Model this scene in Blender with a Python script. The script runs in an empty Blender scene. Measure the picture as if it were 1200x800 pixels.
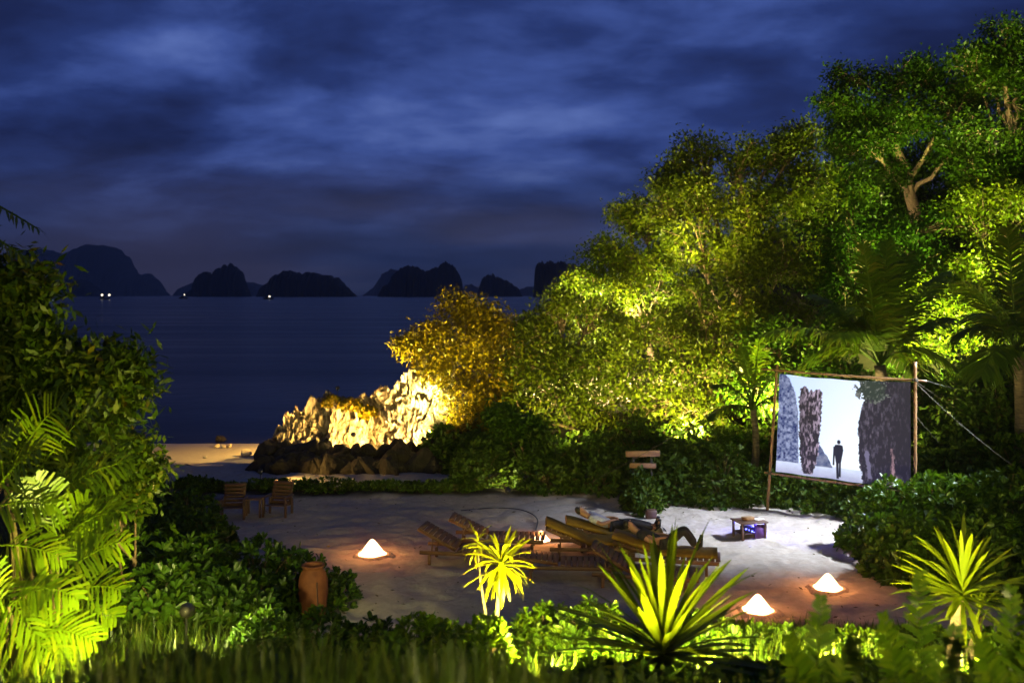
import bpy, bmesh, math, random
import numpy as np
from mathutils import Vector, Matrix

rng = np.random.default_rng(11)
random.seed(11)
sc = bpy.context.scene
C = sc.collection
R = math.radians

# ---------------------------------------------------------------- camera
FOC, CX, HY, CH = 1100.0, 600.0, 346.0, 5.1      # design focal length / horizon in photo pixels, eye height in metres
cam_d = bpy.data.cameras.new('camera')
cam = bpy.data.objects.new('camera', cam_d)
C.objects.link(cam)
cam.location = (0, 0, CH)
cam.rotation_euler = (R(90), 0, 0)
cam_d.sensor_fit = 'HORIZONTAL'
cam_d.sensor_width = 36
cam_d.lens = FOC / 1200 * 36
cam_d.shift_y = -(400 - HY) / 1200
cam_d.clip_start = 0.05
cam_d.clip_end = 80000
cam_d.dof.use_dof = True
cam_d.dof.focus_distance = 20.0
cam_d.dof.aperture_fstop = 1.5
sc.camera = cam

# ---------------------------------------------------------------- world: night overcast
world = bpy.data.worlds.new('World')
sc.world = world
world.use_nodes = True
nt = world.node_tree
nt.nodes.clear()


class NB:
    """tiny node builder"""
    def __init__(self, nt):
        self.nt = nt

    def n(self, typ, **kw):
        nd = self.nt.nodes.new(typ)
        for k, v in kw.items():
            if k.startswith('i_'):
                key = k[2:]
                key = int(key) if key.isdigit() else key.replace('_', ' ')
                nd.inputs[key].default_value = v
            else:
                setattr(nd, k, v)
        return nd

    def l(self, a, b):
        self.nt.links.new(a, b)

    def math(self, op, a, b=None, c=None, clamp=False):
        nd = self.nt.nodes.new('ShaderNodeMath')
        nd.operation = op
        nd.use_clamp = clamp
        for i, v in enumerate((a, b, c)):
            if v is None:
                continue
            if isinstance(v, (int, float)):
                nd.inputs[i].default_value = v
            else:
                self.nt.links.new(v, nd.inputs[i])
        return nd.outputs[0]

    def ramp(self, fac, stops, interp='LINEAR'):
        nd = self.nt.nodes.new('ShaderNodeValToRGB')
        nd.color_ramp.interpolation = interp
        el = nd.color_ramp.elements
        while len(el) < len(stops):
            el.new(0.5)
        for e, (p, c) in zip(el, stops):
            e.position = p
            e.color = (c[0], c[1], c[2], 1) if len(c) == 3 else c
        if fac is not None:
            self.nt.links.new(fac, nd.inputs[0])
        return nd.outputs[0]

    def mix(self, fac, a, b, blend='MIX'):
        nd = self.nt.nodes.new('ShaderNodeMix')
        nd.data_type = 'RGBA'
        nd.blend_type = blend
        for idx, v in ((0, fac), (6, a), (7, b)):
            if isinstance(v, (int, float)):
                nd.inputs[idx].default_value = v
            elif isinstance(v, (tuple, list)):
                nd.inputs[idx].default_value = (v[0], v[1], v[2], 1)
            else:
                self.nt.links.new(v, nd.inputs[idx])
        return nd.outputs[2]


b = NB(nt)
tc = b.n('ShaderNodeTexCoord')
sep = b.n('ShaderNodeSeparateXYZ')
b.l(tc.outputs['Generated'], sep.inputs[0])
zc = b.math('MAXIMUM', sep.outputs[2], 0.0)
den = b.math('ADD', zc, 0.26)
cu = b.math('DIVIDE', sep.outputs[0], den)
cv = b.math('DIVIDE', sep.outputs[1], den)
comb = b.n('ShaderNodeCombineXYZ')
b.l(cu, comb.inputs[0]); b.l(cv, comb.inputs[1])
n1 = b.n('ShaderNodeTexNoise', i_Scale=2.0, i_Detail=7.0, i_Roughness=0.53, i_Distortion=0.15)
mp1 = b.n('ShaderNodeMapping'); mp1.inputs['Location'].default_value = (5.3, 1.7, 0)
mp1.inputs['Scale'].default_value = (0.9, 1.1, 1)
b.l(comb.outputs[0], mp1.inputs[0]); b.l(mp1.outputs[0], n1.inputs['Vector'])
n2 = b.n('ShaderNodeTexNoise', i_Scale=0.8, i_Detail=3.0, i_Roughness=0.5, i_Distortion=0.2)
mp2 = b.n('ShaderNodeMapping'); mp2.inputs['Location'].default_value = (1.4, 3.2, 0)
b.l(comb.outputs[0], mp2.inputs[0]); b.l(mp2.outputs[0], n2.inputs['Vector'])
# the cloud deck is thinner (moon behind it) round one direction of the sky
glow = b.n('ShaderNodeVectorMath', operation='DOT_PRODUCT')
gd = Vector((-0.03, 1.0, 0.17)).normalized()
glow.inputs[1].default_value = gd
b.l(tc.outputs['Generated'], glow.inputs[0])
gl = b.math('POWER', b.math('MAXIMUM', glow.outputs['Value'], 0.0), 14.0)
cl = b.math('ADD', b.math('MULTIPLY', n1.outputs[0], 0.62), b.math('MULTIPLY', n2.outputs[0], 0.38))
cl = b.math('ADD', b.math('SUBTRACT', b.math('MULTIPLY', b.math('SUBTRACT', cl, 0.5), 2.8), -0.37), b.math('MULTIPLY', gl, 0.28))
cloud = b.ramp(cl, [(0.08, (.0040, .0075, .034)), (0.32, (.0105, .0190, .085)), (0.52, (.0200, .0400, .170)), (0.72, (.050, .092, .33)), (0.95, (.12, .19, .52))])
hz = b.ramp(b.math('MULTIPLY', zc, 4.0), [(0.0, (1, 1, 1)), (0.22, (.72, .72, .72)), (0.62, (0, 0, 0))])
hn = b.n('ShaderNodeTexNoise', i_Scale=1.0, i_Detail=4.0)
mp3 = b.n('ShaderNodeMapping'); mp3.inputs['Scale'].default_value = (3.2, 3.2, 22.0)
b.l(tc.outputs['Generated'], mp3.inputs[0]); b.l(mp3.outputs[0], hn.inputs['Vector'])
hcol = b.ramp(hn.outputs[0], [(0.34, (.0105, .0210, .056)), (0.5, (.027, .037, .086)), (0.66, (.058, .061, .112))])
g2 = b.n('ShaderNodeVectorMath', operation='DOT_PRODUCT')
g2.inputs[1].default_value = Vector((-0.39, 1.0, 0.03)).normalized()
b.l(tc.outputs['Generated'], g2.inputs[0])
g2v = b.math('POWER', b.math('MAXIMUM', g2.outputs['Value'], 0.0), 90.0)
hcol = b.mix(g2v, hcol, (.050, .046, .078))        # paler glow low over the left horizon
skycol = b.mix(hz, cloud, hcol)
# a trace of twilight from the physical sky, sun far below the cloud deck
nish = b.n('ShaderNodeTexSky', sky_type='NISHITA', sun_disc=False)
nish.sun_elevation = R(2.0); nish.sun_rotation = R(150)
nm = b.mix(1.0, nish.outputs[0], (.0009, .0012, .0022), 'MULTIPLY')
skycol = b.mix(1.0, skycol, nm, 'ADD')
bg = b.n('ShaderNodeBackground', i_Strength=1.0)
b.l(skycol, bg.inputs[0])
wo = b.n('ShaderNodeOutputWorld')
b.l(bg.outputs[0], wo.inputs[0])

# faint moonlight through the clouds
sun_d = bpy.data.lights.new('moonlight', 'SUN')
sun_d.energy = 0.035
sun_d.angle = R(20)
sun_d.color = (0.75, 0.85, 1.0)
sun = bpy.data.objects.new('moonlight', sun_d)
C.objects.link(sun)
sun.rotation_euler = (R(48), 0, R(150))

# ---------------------------------------------------------------- render settings
sc.view_settings.view_transform = 'Standard'
sc.view_settings.look = 'None'
sc.view_settings.exposure = 0.0
sc.view_settings.gamma = 1.0
sc.view_settings.use_curve_mapping = False
cy = sc.cycles
cy.use_denoising = True
try:
    cy.denoiser = 'OPENIMAGEDENOISE'
    cy.denoising_input_passes = 'RGB_ALBEDO_NORMAL'
except Exception:
    pass
cy.use_light_tree = True
cy.max_bounces = 6
cy.diffuse_bounces = 2
cy.glossy_bounces = 2
cy.transmission_bounces = 3
cy.transparent_max_bounces = 4
cy.volume_bounces = 0
cy.sample_clamp_indirect = 3.0
cy.sample_clamp_direct = 0.0
cy.caustics_reflective = False
cy.caustics_refractive = False
cy.use_adaptive_sampling = True
cy.adaptive_threshold = 0.012

# ================================================================ helpers
def P(px, py, Y):
    return np.array([(px - CX) * Y / FOC, Y, CH - (py - HY) * Y / FOC])


def GP(px, py, z=0.0):
    Y = (CH - z) * FOC / (py - HY)
    return np.array([(px - CX) * Y / FOC, Y, z])


def hash3(i, j, k):
    h = (i * 374761393 + j * 668265263 + k * 1274126177) & 0x7fffffff
    h = ((h ^ (h >> 13)) * 1103515245) & 0x7fffffff
    return ((h ^ (h >> 16)) & 0xffff) / 65535.0


def vnoise(x, y, z=0.0):
    x = np.asarray(x, float); y = np.asarray(y, float); z = np.asarray(z, float) + np.zeros_like(x)
    xi = np.floor(x).astype(np.int64); yi = np.floor(y).astype(np.int64); zi = np.floor(z).astype(np.int64)
    fx = x - xi; fy = y - yi; fz = z - zi
    fx = fx * fx * (3 - 2 * fx); fy = fy * fy * (3 - 2 * fy); fz = fz * fz * (3 - 2 * fz)
    r = 0
    for dz in (0, 1):
        wz = fz if dz else 1 - fz
        for dy in (0, 1):
            wy = fy if dy else 1 - fy
            for dx in (0, 1):
                wx = fx if dx else 1 - fx
                r = r + wx * wy * wz * hash3(xi + dx, yi + dy, zi + dz)
    return r


def fbm(x, y, z=0.0, o=4, g=0.5):
    a, s, t = 1.0, 0.0, 0.0
    f = 1.0
    for _ in range(o):
        s = s + a * vnoise(np.asarray(x) * f + 17.3 * f, np.asarray(y) * f - 9.1 * f, np.asarray(z) * f)
        t += a
        a *= g
        f *= 2.03
    return s / t


def sstep(a, b_, x):
    t = np.clip((np.asarray(x, float) - a) / (b_ - a), 0, 1)
    return t * t * (3 - 2 * t)


def np_mesh(name, V, F, smooth=False):
    """mesh from numpy arrays; F is an (n,3) or (n,4) array or a list of such arrays"""
    if not isinstance(F, list):
        F = [F]
    F = [np.asarray(f, np.int32) for f in F if len(f)]
    V = np.asarray(V, np.float32)
    me = bpy.data.meshes.new(name)
    me.vertices.add(len(V))
    me.vertices.foreach_set('co', V.ravel())
    tot = sum(f.size for f in F)
    npoly = sum(len(f) for f in F)
    me.loops.add(tot)
    me.loops.foreach_set('vertex_index', np.concatenate([f.ravel() for f in F]))
    me.polygons.add(npoly)
    starts, totals, c = [], [], 0
    for f in F:
        k = f.shape[1]
        starts.append(c + np.arange(len(f)) * k)
        totals.append(np.full(len(f), k))
        c += f.size
    me.polygons.foreach_set('loop_start', np.concatenate(starts).astype(np.int32))
    me.polygons.foreach_set('loop_total', np.concatenate(totals).astype(np.int32))
    me.update(calc_edges=True)
    if smooth:
        me.polygons.foreach_set('use_smooth', np.ones(npoly, bool))
    return me


class MB:
    """collects boxes, tubes, lathes and sheets; build() links them as one mesh object"""
    def __init__(self):
        self.V, self.T, self.Q, self.n = [], [], [], 0

    def add(self, V, T=None, Q=None):
        V = np.asarray(V, float)
        if T is not None and len(T):
            self.T.append(np.asarray(T) + self.n)
        if Q is not None and len(Q):
            self.Q.append(np.asarray(Q) + self.n)
        self.V.append(V)
        self.n += len(V)
        return self

    def box(self, c, s, rot=None, taper=1.0, bev=0.0):
        c = np.asarray(c, float); s = np.asarray(s, float) / 2
        if bev > 0:
            bm = bmesh.new()
            bmesh.ops.create_cube(bm, size=2.0)
            for v in bm.verts:
                tz = taper if v.co.z > 0 else 1.0
                v.co = Vector((v.co.x * s[0] * tz, v.co.y * s[1] * tz, v.co.z * s[2]))
            bmesh.ops.bevel(bm, geom=bm.edges[:], offset=bev, segments=1, affect='EDGES')
            bmesh.ops.triangulate(bm, faces=bm.faces[:])
            bm.verts.index_update()
            V = np.array([v.co[:] for v in bm.verts])
            T = [[v.index for v in f.verts] for f in bm.faces]
            bm.free()
            if rot is not None:
                V = V @ np.array(rot.to_3x3()).T
            return self.add(V + c, T=T)
        V = np.array([(x, y, z) for z in (-1, 1) for y in (-1, 1) for x in (-1, 1)], float)
        V[V[:, 2] > 0, :2] *= taper
        V = V * s
        if rot is not None:
            V = V @ np.array(rot.to_3x3()).T
        Q = [(0, 2, 3, 1), (4, 5, 7, 6), (0, 1, 5, 4), (2, 6, 7, 3), (0, 4, 6, 2), (1, 3, 7, 5)]
        return self.add(V + c, Q=Q)

    def beam(self, a, b_, w, h, up=(0, 0, 1)):
        """rectangular bar from a to b"""
        a = np.asarray(a, float); b_ = np.asarray(b_, float)
        d = b_ - a
        L = np.linalg.norm(d); d = d / L
        u = np.asarray(up, float)
        s = np.cross(d, u)
        if np.linalg.norm(s) < 1e-4:
            s = np.cross(d, (1, 0, 0))
        s /= np.linalg.norm(s)
        u = np.cross(s, d)
        V = []
        for p in (a, b_):
            for i, j in ((-1, -1), (1, -1), (1, 1), (-1, 1)):
                V.append(p + s * w / 2 * i + u * h / 2 * j)
        Q = [(0, 3, 2, 1), (4, 5, 6, 7), (0, 1, 5, 4), (1, 2, 6, 5), (2, 3, 7, 6), (3, 0, 4, 7)]
        return self.add(V, Q=Q)

    def tube(self, pts, rad, sides=6, cap=True):
        pts = np.asarray(pts, float)
        n = len(pts)
        rad = np.full(n, rad, float) if np.isscalar(rad) else np.asarray(rad, float)
        tan = np.gradient(pts, axis=0)
        tan /= np.linalg.norm(tan, axis=1)[:, None] + 1e-9
        ref = np.array([0.31, 0.17, 0.93]) if abs(tan[0][2]) < 0.9 else np.array([1.0, 0.1, 0.2])
        s = np.cross(tan, ref); s /= np.linalg.norm(s, axis=1)[:, None] + 1e-9
        u = np.cross(s, tan)
        a = np.arange(sides) * 2 * math.pi / sides
        ring = pts[:, None] + rad[:, None, None] * (np.cos(a)[None, :, None] * s[:, None] + np.sin(a)[None, :, None] * u[:, None])
        V = ring.reshape(-1, 3)
        i = np.arange(n - 1)[:, None] * sides
        j = np.arange(sides)[None]
        k = (j + 1) % sides
        Q = np.stack([i + j, i + k, i + sides + k, i + sides + j], -1).reshape(-1, 4)
        T = []
        if cap:
            V = np.vstack([V, pts[:1], pts[-1:]])
            for q in range(sides):
                T.append((n * sides, (q + 1) % sides, q))
                T.append((n * sides + 1, (n - 1) * sides + q, (n - 1) * sides + (q + 1) % sides))
        return self.add(V, T=T, Q=Q)

    def lathe(self, prof, seg=24, c=(0, 0, 0), jit=0.0):
        prof = np.asarray(prof, float)
        a = np.arange(seg) * 2 * math.pi / seg
        r = prof[:, 0][:, None] * (1 + jit * np.sin(a * 3 + 1)[None] * 0.5 + jit * np.sin(a * 5 + 2.2)[None] * 0.5)
        V = np.stack([r * np.cos(a), r * np.sin(a), np.repeat(prof[:, 1][:, None], seg, 1)], -1).reshape(-1, 3) + np.asarray(c)
        n = len(prof)
        i = np.arange(n - 1)[:, None] * seg
        j = np.arange(seg)[None]
        k = (j + 1) % seg
        return self.add(V, Q=np.stack([i + j, i + k, i + seg + k, i + seg + j], -1).reshape(-1, 4))

    def mesh(self, name, smooth=False, off=None):
        V = np.vstack(self.V)
        if off is not None:
            V = V - np.asarray(off)
        F = []
        if self.T:
            F.append(np.vstack(self.T))
        if self.Q:
            F.append(np.vstack(self.Q))
        return np_mesh(name, V, F, smooth)

    def build(self, name, mat, parent=None, smooth=False, off=None):
        return obj(name, self.mesh(name, smooth, off), mat, parent)


def obj(name, me, mat, parent=None):
    o = bpy.data.objects.new(name, me)
    C.objects.link(o)
    if mat is not None and len(me.materials) == 0:
        me.materials.append(mat)
    if parent is not None:
        o.parent = parent
    return o


def tag(o, label=None, cat=None, group=None, kind=None):
    if label: o['label'] = label
    if cat: o['category'] = cat
    if group: o['group'] = group
    if kind: o['kind'] = kind
    return o


def thing(name, loc, label, cat, group=None, rotz=0.0):
    o = bpy.data.objects.new(name, None)
    C.objects.link(o)
    o.empty_display_size = 0.2
    o.location = loc
    o.rotation_euler = (0, 0, rotz)
    return tag(o, label, cat, group)


# ================================================================ materials
def new_mat(name):
    m = bpy.data.materials.new(name)
    m.use_nodes = True
    m.node_tree.nodes.clear()
    return m, NB(m.node_tree)


def finish(m, b, shader):
    o = b.n('ShaderNodeOutputMaterial')
    b.l(shader, o.inputs[0])
    return m


def wood_mat(name, c1, c2, scale=(3, 3, 30), rough=0.6):
    m, b = new_mat(name)
    t = b.n('ShaderNodeTexCoord')
    mp = b.n('ShaderNodeMapping'); mp.inputs['Scale'].default_value = scale
    b.l(t.outputs['Object'], mp.inputs[0])
    n = b.n('ShaderNodeTexNoise', i_Scale=2.0, i_Detail=5.0, i_Roughness=0.65)
    b.l(mp.outputs[0], n.inputs['Vector'])
    g = b.n('ShaderNodeNewGeometry')
    f = b.math('ADD', b.math('MULTIPLY', n.outputs[0], 0.8), b.math('MULTIPLY', g.outputs['Random Per Island'], 0.25))
    col = b.ramp(f, [(0.25, c1), (0.75, c2)])
    p = b.n('ShaderNodeBsdfPrincipled', i_Roughness=rough)
    b.l(col, p.inputs['Base Color'])
    bp = b.n('ShaderNodeBump', i_Strength=0.3, i_Distance=0.004)
    b.l(n.outputs[0], bp.inputs['Height']); b.l(bp.outputs[0], p.inputs['Normal'])
    return finish(m, b, p.outputs[0])


def leaf_mat(name, stops, transl=0.35, rough=0.42, big=0.5, tcol=(1.15, 1.15, 0.55), spec=0.22):
    """leaf: per-leaf colour from the ramp, clump-scale variation, some light through the blade"""
    m, b = new_mat(name)
    g = b.n('ShaderNodeNewGeometry')
    t = b.n('ShaderNodeTexCoord')
    n = b.n('ShaderNodeTexNoise', i_Scale=big, i_Detail=2.0)
    b.l(t.outputs['Object'], n.inputs['Vector'])
    f = b.math('ADD', b.math('MULTIPLY', g.outputs['Random Per Island'], 0.62), b.math('MULTIPLY', b.math('SUBTRACT', n.outputs[0], 0.3), 0.95), clamp=True)
    col = b.ramp(f, stops)
    p = b.n('ShaderNodeBsdfPrincipled', i_Roughness=rough)
    p.inputs['Specular IOR Level'].default_value = spec
    b.l(col, p.inputs['Base Color'])
    tr = b.n('ShaderNodeBsdfTranslucent')
    b.l(b.mix(1.0, col, tcol, 'MULTIPLY'), tr.inputs[0])
    mx = b.n('ShaderNodeMixShader', i_0=transl)
    b.l(p.outputs[0], mx.inputs[1]); b.l(tr.outputs[0], mx.inputs[2])
    return finish(m, b, mx.outputs[0])


def noise_mat(name, c1, c2, scale=4.0, rough=0.8, bump=0.5, dist=0.02, detail=6.0, stretch=(1, 1, 1), spec=0.3, pos=(0.3, 0.7)):
    m, b = new_mat(name)
    t = b.n('ShaderNodeTexCoord')
    mp = b.n('ShaderNodeMapping'); mp.inputs['Scale'].default_value = stretch
    b.l(t.outputs['Object'], mp.inputs[0])
    n = b.n('ShaderNodeTexNoise', i_Scale=scale, i_Detail=detail, i_Roughness=0.6)
    b.l(mp.outputs[0], n.inputs['Vector'])
    p = b.n('ShaderNodeBsdfPrincipled', i_Roughness=rough)
    p.inputs['Specular IOR Level'].default_value = spec
    b.l(b.ramp(n.outputs[0], [(pos[0], c1), (pos[1], c2)]), p.inputs['Base Color'])
    bp = b.n('ShaderNodeBump', i_Strength=bump, i_Distance=dist)
    b.l(n.outputs[0], bp.inputs['Height']); b.l(bp.outputs[0], p.inputs['Normal'])
    return finish(m, b, p.outputs[0])


def emit_mat(name, col, strength):
    m, b = new_mat(name)
    e = b.n('ShaderNodeEmission', i_Strength=strength)
    e.inputs[0].default_value = (*col, 1)
    return finish(m, b, e.outputs[0])


M = {}
M['bark'] = noise_mat('bark', (.045, .03, .018), (.20, .135, .08), 3.0, 0.85, 0.8, 0.03, stretch=(4, 4, 1))
M['pale_bark'] = noise_mat('pale bark', (.12, .08, .05), (.34, .24, .15), 3.0, 0.85, 0.8, 0.03, stretch=(4, 4, 1))
M['palm_bark'] = noise_mat('palm bark', (.05, .038, .026), (.17, .125, .085), 5.0, 0.9, 0.8, 0.03, stretch=(1, 1, 5))
M['stem'] = noise_mat('plant stem', (.05, .045, .015), (.14, .10, .045), 9.0, 0.8, 0.3, 0.005)
M['leaf_olive'] = leaf_mat('olive leaf', [(0, (.026, .046, .001)), (.5, (.058, .088, .002)), (.85, (.095, .118, .003)), (1, (.17, .145, .008))], transl=.45)
M['leaf_gold'] = leaf_mat('golden leaf', [(0, (.085, .070, .001)), (.5, (.165, .130, .002)), (1, (.27, .19, .004))])
M['leaf_green'] = leaf_mat('deep green leaf', [(0, (.010, .034, .002)), (.5, (.030, .078, .003)), (.85, (.060, .120, .004)), (1, (.12, .15, .010))], transl=.45)
M['leaf_lime'] = leaf_mat('lime leaf', [(0, (.042, .082, .002)), (.5, (.095, .145, .003)), (1, (.20, .22, .012))], transl=.42)
M['leaf_shrub'] = leaf_mat('shrub leaf', [(0, (.018, .048, .003)), (.55, (.038, .090, .004)), (1, (.085, .135, .008))], big=1.6, rough=.38, spec=.3)
M['leaf_hedge'] = leaf_mat('hedge leaf', [(0, (.014, .038, .003)), (.55, (.036, .076, .004)), (1, (.080, .115, .008))], big=1.4, rough=.5, spec=.2, transl=.2)
M['leaf_bed'] = leaf_mat('bed shrub leaf', [(0, (.030, .078, .002)), (.5, (.068, .135, .004)), (.9, (.125, .175, .006)), (1, (.24, .18, .03))], big=2.0, rough=.35, transl=.4)
M['leaf_left'] = leaf_mat('broad leaf', [(0, (.014, .038, .002)), (.55, (.044, .080, .003)), (.85, (.095, .118, .005)), (1, (.22, .085, .012))], big=1.2)
M['grass'] = leaf_mat('grass blade', [(0, (.016, .036, .002)), (.55, (.036, .066, .003)), (1, (.08, .085, .006))], big=2.0, transl=.3)
M['frond'] = leaf_mat('palm frond', [(0, (.020, .050, .002)), (.6, (.045, .086, .004)), (1, (.10, .10, .012))], big=.8, transl=.4)
M['frond_lit'] = leaf_mat('areca frond', [(0, (.050, .105, .002)), (.6, (.088, .150, .003)), (.93, (.14, .165, .005)), (1, (.22, .14, .02))], big=1.0, transl=.35, rough=.35)
M['dracaena'] = leaf_mat('dracaena leaf', [(0, (.15, .19, .002)), (.6, (.23, .235, .003)), (1, (.30, .24, .008))], big=3.0, transl=.4, rough=.4)
M['yucca'] = leaf_mat('yucca leaf', [(0, (.085, .135, .002)), (.6, (.135, .185, .003)), (1, (.21, .215, .008))], big=3.0, transl=.55, rough=.4)
M['teak'] = wood_mat('teak', (.042, .018, .008), (.125, .056, .021))
M['bamboo'] = wood_mat('bamboo', (.13, .068, .026), (.25, .135, .055), (6, 6, 6))
M['dark_wood'] = wood_mat('dark wood', (.035, .018, .010), (.09, .045, .025))
M['mattress'] = noise_mat('mustard mattress', (.11, .062, .005), (.17, .096, .008), 12, .85, .3, .01)
M['rope'] = noise_mat('rope', (.04, .036, .026), (.08, .07, .05), 40, .9, .2, .002)
M['cable'] = noise_mat('cable', (.010, .010, .012), (.025, .025, .03), 20, .5, .1, .001)
M['terracotta'] = noise_mat('terracotta', (.11, .036, .013), (.21, .075, .026), 7, .75, .3, .006)
M['rock'] = noise_mat('limestone', (.075, .055, .03), (.46, .37, .25), 2.6, .9, 1.0, .12, 10, (1.5, 1.5, .9), pos=(.36, .60))
M['boulder'] = noise_mat('dark boulder', (.010, .008, .006), (.040, .031, .021), 2.6, .85, 1.0, .08, 8)
M['pale_stone'] = noise_mat('pale stone', (.30, .25, .17), (.55, .48, .36), 4, .85, .6, .03)
M['island'] = noise_mat('karst', (.006, .008, .009), (.030, .033, .034), .02, .95, .5, 4.0, 8, (1, 1, .4))
M['metal'] = noise_mat('lamp housing', (.012, .012, .012), (.03, .03, .03), 30, .5, .1, .001, spec=.5)
M['flood_glass'] = emit_mat('lamp glass', (1.0, .82, .5), 6.0)
M['cool_fill_glass'] = emit_mat('cool fill lamp glass', (.8, .88, 1.0), 5.0)
M['cone'] = emit_mat('cone lantern shade', (1.0, .56, .27), 8.0)
M['boat'] = noise_mat('boat hull', (.01, .01, .012), (.03, .03, .035), 2, .6, .1, .01)
M['boat_lamp'] = emit_mat('boat lamp', (.55, .85, 1.0), 3.0)
M['boat_lamp_w'] = emit_mat('warm boat lamp', (1.0, .9, .7), 2.5)
M['red_lamp'] = emit_mat('red lamp', (1.0, .05, .05), .6)
M['skin'] = noise_mat('skin', (.26, .135, .085), (.34, .18, .12), 8, .55, .1, .002)
M['hair'] = noise_mat('hair', (.008, .006, .005), (.02, .015, .012), 40, .5, .4, .004, stretch=(1, 1, 4))
M['dark_cloth'] = noise_mat('dark cloth', (.010, .010, .014), (.025, .022, .028), 20, .9, .4, .01)
M['white_cloth'] = noise_mat('white cloth', (.26, .26, .32), (.40, .40, .48), 14, .9, .4, .01)
M['purple_panel'] = noise_mat('purple panel', (.06, .025, .12), (.10, .04, .18), 10, .5, .1, .001)
M['paper'] = noise_mat('paper', (.6, .6, .62), (.75, .75, .76), 10, .8, .1, .001)
M['plastic'] = noise_mat('projector plastic', (.02, .02, .025), (.035, .035, .04), 20, .4, .1, .001, spec=.5)
M['blue_led'] = emit_mat('blue projector light', (.10, .12, 1.0), 9.0)

# ================================================================ terrain
WATER = -0.45


def zg(x, y):
    """ground height: sand bowl, garden slope up to the camera, beach down to the sea, wooded hill on the right"""
    x = np.asarray(x, float); y = np.asarray(y, float)
    edge = 14.4 + 0.7 * np.sin(x * 0.35 + 0.6) - 0.25 * sstep(3, 8, x) * 0 + 1.6 * sstep(-1.5, -5.5, x)
    s = np.clip(edge - y, 0, 12.4)
    z = 0.27 * np.sqrt(s * s + 0.25) - 0.27 * 0.5
    z = np.minimum(z, 3.45)
    d = np.clip(y - 25.6, 0, None)
    z = z - 0.047 * d - 0.004 * np.clip(y - 35, 0, None) ** 1.5
    z = z + 0.10 * np.exp(-((y - 24.4) / 0.9) ** 2)
    z = z + 1.4 * sstep(-5.0, -0.5, x) * sstep(28.5, 33, y) * (1 - 0 * x)
    z = z + 7.5 * sstep(1.5, 15, x) * sstep(24.5, 44, y)
    z = z + 2.0 * sstep(10.0, 17.0, x) * sstep(10, 18, y)
    z = z + 0.9 * sstep(-8.0, -12.0, x) * sstep(30, 26, y) * sstep(11, 15, y)
    return z


def gz(x, y):
    return float(zg(np.array([x]), np.array([y]))[0])


def axis(lo, hi, fine_lo, fine_hi, fine, coarse):
    return np.unique(np.concatenate([np.arange(lo, fine_lo, coarse), np.arange(fine_lo, fine_hi, fine), np.arange(fine_hi, hi + coarse, coarse)]))


xs = axis(-60, 70, -8.5, 9.0, 0.085, 0.6)
ys = axis(-14, 90, 13.0, 28.5, 0.085, 0.6)
gx, gy = np.meshgrid(xs, ys)
gzv = zg(gx, gy)
# trampled sand: footprints and rake-like ripples, fading out under the planting
trm = sstep(13.5, 15, gy) * sstep(29, 27, gy) * sstep(-9.5, -7.5, gx) * sstep(9.8, 8, gx)
pit = fbm(gx * 2.6, gy * 2.6, o=3)
gzv = gzv + trm * (0.10 * (pit - 0.5) + 0.075 * (fbm(gx * 0.7, gy * 0.7 + 40, o=2) - 0.5) - 0.05 * np.clip(0.36 - fbm(gx * 4.6, gy * 4.6, 3.0, o=2), 0, 1) * 4)
for cx_, cy_, r0_, r1_, am in ((2.2, 21.6, .9, 3.2, .030), (-1.0, 21.8, .6, 1.9, .028), (-3.5, 20.6, .8, 2.4, .022), (4.6, 17.6, .7, 2.2, .024)):
    dd = np.hypot(gx - cx_, (gy - cy_) * 1.3) + .3 * (fbm(gx, gy, cx_, o=2) - .5)
    gzv = gzv - trm * am * np.clip(np.sin(dd * 2 * math.pi / .62), 0, 1) ** 2 * sstep(r0_, r0_ + .3, dd) * sstep(r1_, r1_ - .5, dd) * sstep(.3, .6, fbm(gx * .6 + cx_, gy * .6, 4.0, o=2) + .1)
nx, ny = len(xs), len(ys)
V = np.stack([gx, gy, gzv], -1).reshape(-1, 3)
ii = (np.arange(ny - 1)[:, None] * nx + np.arange(nx - 1)[None]).ravel()
me = np_mesh('ground', V, np.stack([ii, ii + 1, ii + nx + 1, ii + nx], -1), True)
# soil under the planting, sand elsewhere
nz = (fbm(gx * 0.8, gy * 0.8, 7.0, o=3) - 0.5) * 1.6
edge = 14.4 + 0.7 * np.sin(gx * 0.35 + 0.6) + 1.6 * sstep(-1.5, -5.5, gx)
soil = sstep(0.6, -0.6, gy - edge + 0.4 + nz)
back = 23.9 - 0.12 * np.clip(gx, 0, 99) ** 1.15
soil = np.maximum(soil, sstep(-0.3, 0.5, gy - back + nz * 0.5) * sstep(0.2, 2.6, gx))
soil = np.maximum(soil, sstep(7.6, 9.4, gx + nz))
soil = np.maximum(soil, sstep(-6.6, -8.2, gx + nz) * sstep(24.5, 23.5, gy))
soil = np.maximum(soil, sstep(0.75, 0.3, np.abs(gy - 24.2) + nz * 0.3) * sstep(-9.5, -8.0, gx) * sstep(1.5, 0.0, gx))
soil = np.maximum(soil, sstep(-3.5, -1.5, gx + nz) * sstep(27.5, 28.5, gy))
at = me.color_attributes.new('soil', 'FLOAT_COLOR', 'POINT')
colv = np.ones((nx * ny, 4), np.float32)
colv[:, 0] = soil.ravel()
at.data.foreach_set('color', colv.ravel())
m, b = new_mat('sand and soil')
a = b.n('ShaderNodeVertexColor', layer_name='soil')
sp = b.n('ShaderNodeSeparateColor'); b.l(a.outputs[0], sp.inputs[0])
t = b.n('ShaderNodeTexCoord')
n1 = b.n('ShaderNodeTexNoise', i_Scale=7.0, i_Detail=8.0, i_Roughness=0.65); b.l(t.outputs['Object'], n1.inputs['Vector'])
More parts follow.
